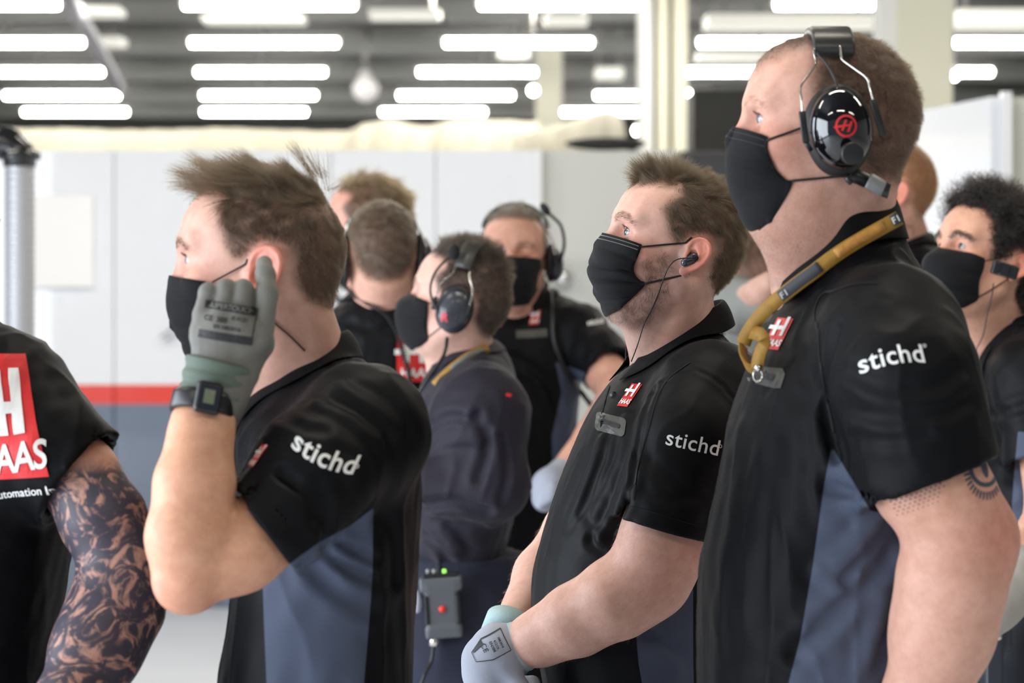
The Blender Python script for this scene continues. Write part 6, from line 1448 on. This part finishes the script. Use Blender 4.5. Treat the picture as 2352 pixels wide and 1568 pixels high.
    p,H,hs,shirt,ss,sb=bgman(856,528,Y,1.04,-14,2,[(2400,770,980,.2),(1300,770,985,.2),(1000,760,990,.21),(800,765,985,.20),(720,790,960,.15),(660,820,930,.09),(610,835,915,.07)],Yb,
        'man with wavy dark blond hair almost hidden behind the man with cropped hair',dict(mat=hair_mat('hair_blond',(.035,.022,.010),(.14,.092,.045)),len=lambda P:.014+.020*np.clip((P[:,2]-.06)/.03,0,1),bend=lambda P,N:np.array([-.5,0,.5])*np.clip((P[:,2:3]-.06)/.04,0,1)*np.clip(-P[:,:1]/.05+.3,0,1)+np.array([.6,0,-.5]),scalp=(.08,.05,.03),n=11000,lean=.5),skin=(1.05,.88,.85),
        shoulders=[(W(870,690,Yb),W(880,800,6.95),.06,.08),(W(870,690,Yb),W(880,800,7.35),.06,.08)],arms=[],neckbase=W(872,680,Yb),opts=dict(rear=.95,eye=1),maskspec={},tro=(W(875,0,Yb)[0],Yb,1.06,M_TROU))
    # --- brown long hair behind
    Y=6.6; Yb=6.72
    mh=hair_mat('hair_long',(.014,.008,.0045),(.065,.038,.020))
    p,H,hs,shirt,ss,sb=bgman(1752,560,Y,1.0,-30,-22,[(2400,1650,1850,.13),(1300,1650,1850,.14),(1000,1640,1850,.15),(850,1650,1850,.15),(760,1660,1830,.12),(720,1690,1810,.08),(690,1700,1800,.06)],Yb,
        'bent person with straight brown hair and pale grey sleeves, behind the middle man',dict(mat=mh,len=lambda P:.11+0*P[:,0],bend=lambda P,N:np.array([-.1,0,-1.4])+0*P,scalp=(.06,.035,.02),n=9000,lean=.2,rad=.00030,bk=1.5,clumpk=.2,grow=.002),
        shoulders=[(W(1740,720,Yb),W(1690,700,6.5),.05,.06),(W(1690,700,6.5),W(1760,690,6.4),.055,.045)],arms=[[(W(1690,700,6.5),.04),(W(1745,672,6.38),.030),(W(1768,650,6.36),.026)]],neckbase=W(1752,690,Yb),shirtmat=shirt_mat('pale_jersey',(.30,.31,.29),(.30,.31,.29)),tro=(W(1750,0,Yb)[0],Yb,1.02,M_TROU))
    # --- ginger man, back right
    Y=6.5; Yb=6.57
    p,H,hs,shirt,ss,sb=bgman(2059,450,Y,1.0,-15,3,[(2400,1960,2190,.17),(1300,1960,2195,.18),(1000,1950,2200,.19),(800,1955,2205,.19),(700,1975,2195,.17),(630,2000,2165,.13),(585,2025,2140,.09),(550,2045,2128,.065)],Yb,
        'man with cropped ginger hair seen from behind beyond the tall man\'s shoulder',dict(mat=hair_mat('hair_ginger',(.075,.030,.008),(.25,.12,.035)),len=hl(.0055),bend=down,scalp=(.26,.125,.055),scalpk=.85,n=12000,rad=.00016),skin=(1.02,.90,.82),
        shoulders=[(W(2090,600,Yb),W(2150,690,6.45),.06,.075),(W(2090,600,Yb),W(2000,690,6.7),.06,.075)],arms=[],neckbase=W(2082,560,Yb),nr=.052,collar=dict(cb=(2128,540),cf=(2030,560),b=.058,fall=.03,yaw=-35),opts=dict(rear=.93,scalpfade=.02),tro=(W(2075,0,Yb)[0],Yb,1.04,M_TROU))
    t=spline([W(2056,462,6.41),W(2058,490,6.41),W(2075,515,6.43),W(2095,522,6.44),(W(2098,540,6.46))],6); q=tube('earphone_cord',t,.001,mat('cord_brown',(.06,.03,.02)),None,6); tag(q,'thin earphone cord on the neck of the ginger-haired man','cord')
    # --- dark curly man, far right
    Y=5.30; Yb=5.36
    cp=[(-.112,.118),(-.106,.094),(-.088,.089),(-.062,.080),(-.056,.060),(-.060,.040),(-.046,.016),(-.034,-.012),(-.026,.004),(-.008,.024),(.022,.030),(.036,.012),(.034,-.020),(.048,-.055),(.070,-.075),(.16,-.075),(.16,.19),(-.11,.19)]
    p,H,hs,shirt,ss,sb=bgman(2268,610,Y,.98,28,16,[(2500,2230,2470,.17),(1568,2232,2470,.17),(1300,2232,2480,.175),(1150,2228,2490,.18),(1000,2222,2500,.19),(900,2222,2500,.18),(830,2228,2480,.15),(780,2255,2440,.10),(740,2275,2415,.07)],Yb,
        'young man with dark curly hair, black mask and ear microphone at the right edge',dict(mat=hair_mat('hair_black',(.0016,.0012,.001),(.006,.004,.003)),len=lambda P:.012+.034*np.clip((P[:,2]-.050)/.03,0,1),bend=lambda P,N:np.array([-.4,0,.0])+N*.5,scalp=(.02,.014,.011),n=13000,npts=14,curl=(.0085,9.5),rad=.00030,clump=.018,clumpk=.7,jit=.2,bk=.7),skin=(1.0,.90,.80),poly=cp,
        arms=[[(W(2375,880,5.22),.045),(W(2420,1180,5.12),.048),(W(2352,1290,4.98),.044),(W(2290,1390,4.95),.034)]],sleeves=[[(W(2375,870,5.18),.075),(W(2400,1060,5.14),.066)]],shoulders=[(W(2340,790,Yb),W(2375,860,5.22),.055,.075),(W(2320,790,Yb),W(2262,850,5.55),.05,.065)],
        neckbase=W(2310,800,Yb),nr=.054,vox=.0028,h=.005,maskspec=dict(amp=.003),collar=dict(cb=(2372,700),cf=(2215,835),b=.064,fall=.034,yaw=30,gap=28,tip=.02),opts=dict(ear=.85,rear=1.0,iris=(.035,.02,.012),eye=1.35,browmat=hair_mat('brow_black',(.006,.004,.003),(.012,.008,.006)),browargs=(900,.008,.00016,.0052)),
        panels=[([(2338,990),(2330,1080),(2322,1190),(2300,1300),(2300,1420),(2420,1420),(2420,1000)],Yb)],tro=(W(2350,0,Yb)[0],Yb,1.02,M_TROU),folds_=[([(2225,930),(2280,950),(2352,935)],.004,.012),([(2240,1080),(2300,1075),(2352,1085)],.003,.012)])
    decal('emblem',EMB_RED(),(2262,867),rot2(2,30,.9,.45),shirt,shirt,M_RED,5.1); decal('emblem_letters',EMB_WHITE(),(2264,868),rot2(2,29,.9,.45),shirt,shirt,M_WHITE,5.1,lift=.002)
    decal('pocket_welt',poly2d([(-30,-16),(20,-18),(28,-4),(24,16),(-34,16)]),(2245,922),rot2(-2,1),shirt,shirt,M_ZIP,5.1)
    decal('pocket_opening',poly2d([(-30,-7),(14,-8),(14,6),(-34,6)]),(2245,922),rot2(-2,1),shirt,shirt,M_BLK,5.1,lift=.002)
    c=W(2308,620,5.14); e=empty('ear_microphone',c); tag(e,'black box-shaped ear microphone on the ear of the curly-haired man','ear microphone')
    R_=rotate(0,16); V,F=mesher(box(c,(.024,.010,.0125),.004,R_),.0016); q=mk('microphone_box',V,F,M_BLK); setpar(q,e)
    V,F=mesher(box(c+R_@np.array([-.003,-.011,0]),(.008,.003,.0125),.002,R_),.0014); q=mk('clip_band',V,F,M_GLOSS); setpar(q,e)
    V,F=mesher(ell(c+np.array([.014,.008,.0]),(.010,.010,.010)),.0016); q=mk('ear_piece',V,F,M_CUSH); setpar(q,e)
    t=spline([W(2282,650,5.16),W(2278,680,5.18),W(2268,720,5.19),W(2258,770,5.20),W(2240,805,5.21),W(2235,812,5.22)],8); q=tube('earphone_cord',t,.001,M_WIRE,None,6); tag(q,'thin dark earphone cord down the neck of the curly-haired man','cord')
    g=uni([chain([(W(2345,1310,4.96),.050),(W(2318,1352,4.94),.045),(W(2285,1395,4.93),.040),(W(2262,1425,4.93),.036)],.02)],.0); 
    V,F=mesher(disp(g,lambda P:nz(P,.02,3)*.001),.003); q=mk('work_glove',V,F,mat('glove_beige',(.42,.40,.37),rough=.8,sheen=.2)); setpar(q,p)
    e=empty('belt_radio',W(2283,1500,5.15)); tag(e,'slim black radio with a round steel button on the curly-haired man\'s hip','radio')
    V,F=mesher(uni([box(W(2283,1520,5.14),(.016,.012,.075),.006),box(W(2290,1462,5.145),(.026,.012,.026),.006)],.006),.0028); q=mk('radio_case',V,F,mat('radio_dark',(.03,.035,.05),rough=.3)); setpar(q,e)
    p0=W(2293,1462,5.128); V,F=tubeVF([p0,p0+np.array([0,-.004,0])],.006,18); q=mk('steel_button',V,F,M_CHROME); setpar(q,e)
    # --- tattooed man cut by the left edge, seen from behind
    Yb=3.62
    p,H,hs,shirt,ss,sb=bgman(-190,560,3.60,1.02,-120,2,[(2500,-330,150,.15),(1700,-330,128,.155),(1568,-335,124,.155),(1440,-340,132,.16),(1310,-345,150,.165),(1180,-345,168,.165),(1050,-345,165,.17),(960,-340,120,.165),(880,-320,60,.14),(820,-290,0,.11),(770,-260,-60,.08),(720,-250,-90,.07)],Yb,
        'man seen from behind with big red back emblem and a fully tattooed arm',dict(mat=hair_mat('hair_dark',(.006,.004,.003),(.022,.015,.010)),len=hl(.01),bend=down,scalp=(.035,.024,.019),n=3000),
        shoulders=[(W(-100,800,Yb),W(0,925,3.55),.06,.080),(W(0,925,3.55),W(20,960,3.54),.080,.08),(W(-200,800,Yb),W(-330,930,3.7),.06,.085)],arms=[],neckbase=W(-180,760,Yb),nr=.06,vox=.006,
        sleeves=[[(W(10,950,3.53),.085),(W(105,1030,3.50),.070),(W(180,1094,3.49),.060)]],h=.005,tro=(W(-110,0,Yb)[0],Yb,1.02,M_TROU,dict(yaw=90)),wr=wrinkle(.0025,.06,91),
        folds_=[([(60,830),(120,900),(160,1000),(170,1100)],.005,.012),([(120,1240),(140,1380),(120,1450)],.004,.012)])
    # his tattooed arm (part of the same body)
    arm=uni([chain([(W(10,950,3.53),.062),(W(180,1094,3.49),.0470),(W(238,1195,3.47),.0500),(W(290,1305,3.46),.0420)],.02),chain([(W(290,1307,3.46),.0420),(W(268,1390,3.45),.0530),(W(222,1490,3.42),.0500),(W(150,1640,3.36),.040),(W(60,1740,3.34),.032)],.03)],.03)
    hand=uni([chain([(W(60,1740,3.34),.032),(W(10,1800,3.34),.036)],.01)]+[chain([(W(10-i*6,1790+i*16,3.34),.011),(W(-50,1800+i*16,3.34),.0095)],.003) for i in range(4)],.008)
    V,F=mesher(uni([arm,hand],.02),.0035); c=np.tile(SKIN*np.array([1.0,.88,.80]),(len(V),1))
    me=p.data; bm=bmesh.new(); bm.from_mesh(me); 
    o2=mk('arm_tmp',V,F,M_INK,cols=c,attrs={'ink':np.clip((W(0,1100,3.5)[2]+.03-V[:,2])/.02,0,1)}); 
    n0=len(me.polygons); bm.from_mesh(o2.data); 
    bm.to_mesh(me); bm.free(); me.materials.append(M_INK)
    mi=np.zeros(len(me.polygons),np.int32); mi[n0:]=1; me.polygons.foreach_set('material_index',mi); me.polygons.foreach_set('use_smooth',np.ones(len(me.polygons),bool)); bpy.data.objects.remove(o2)
    decal('emblem',poly2d([(-230,-135),(122,-110),(48,165),(-230,165)]),(0,980),rot2(0,1),shirt,shirt,M_RED,3.45,lift=.0015)
    w=poly2d([(-40,-8),(-6,-8),(-6,18),(-40,18)],[(2,-55),(62,-55),(62,-55),(30,132),(-2,128)])
    H1=poly2d([(3,-18),(28,-16),(-3,130),(-25,130)],[(40,-14),(66,-10),(37,134),(15,134)],[(-120,26),(50,34),(46,60),(-120,52)])
    decal('emblem_letters',H1,(0,982),rot2(0,1),shirt,shirt,M_WHITE,3.45,lift=.0026)
    v,f=text2d('HAAS',92,1.6,.12,.92); decal('emblem_letters',(v*np.array([.78,1]),f),(30,1053),rot2(8,1),shirt,shirt,M_WHITE,3.45,lift=.0026)
    decal('lettering',text2d('Haas Automation Inc.',27,.3),(32,1131),rot2(8,1),shirt,shirt,M_WHITE,3.45,lift=.002,arc=-.0004)
setup(); mats(); environment(); reflection_lights()
def run(k,f):
    f()
run('A',man_ear); run('B',man_middle); run('C',man_tall); run('O',others)
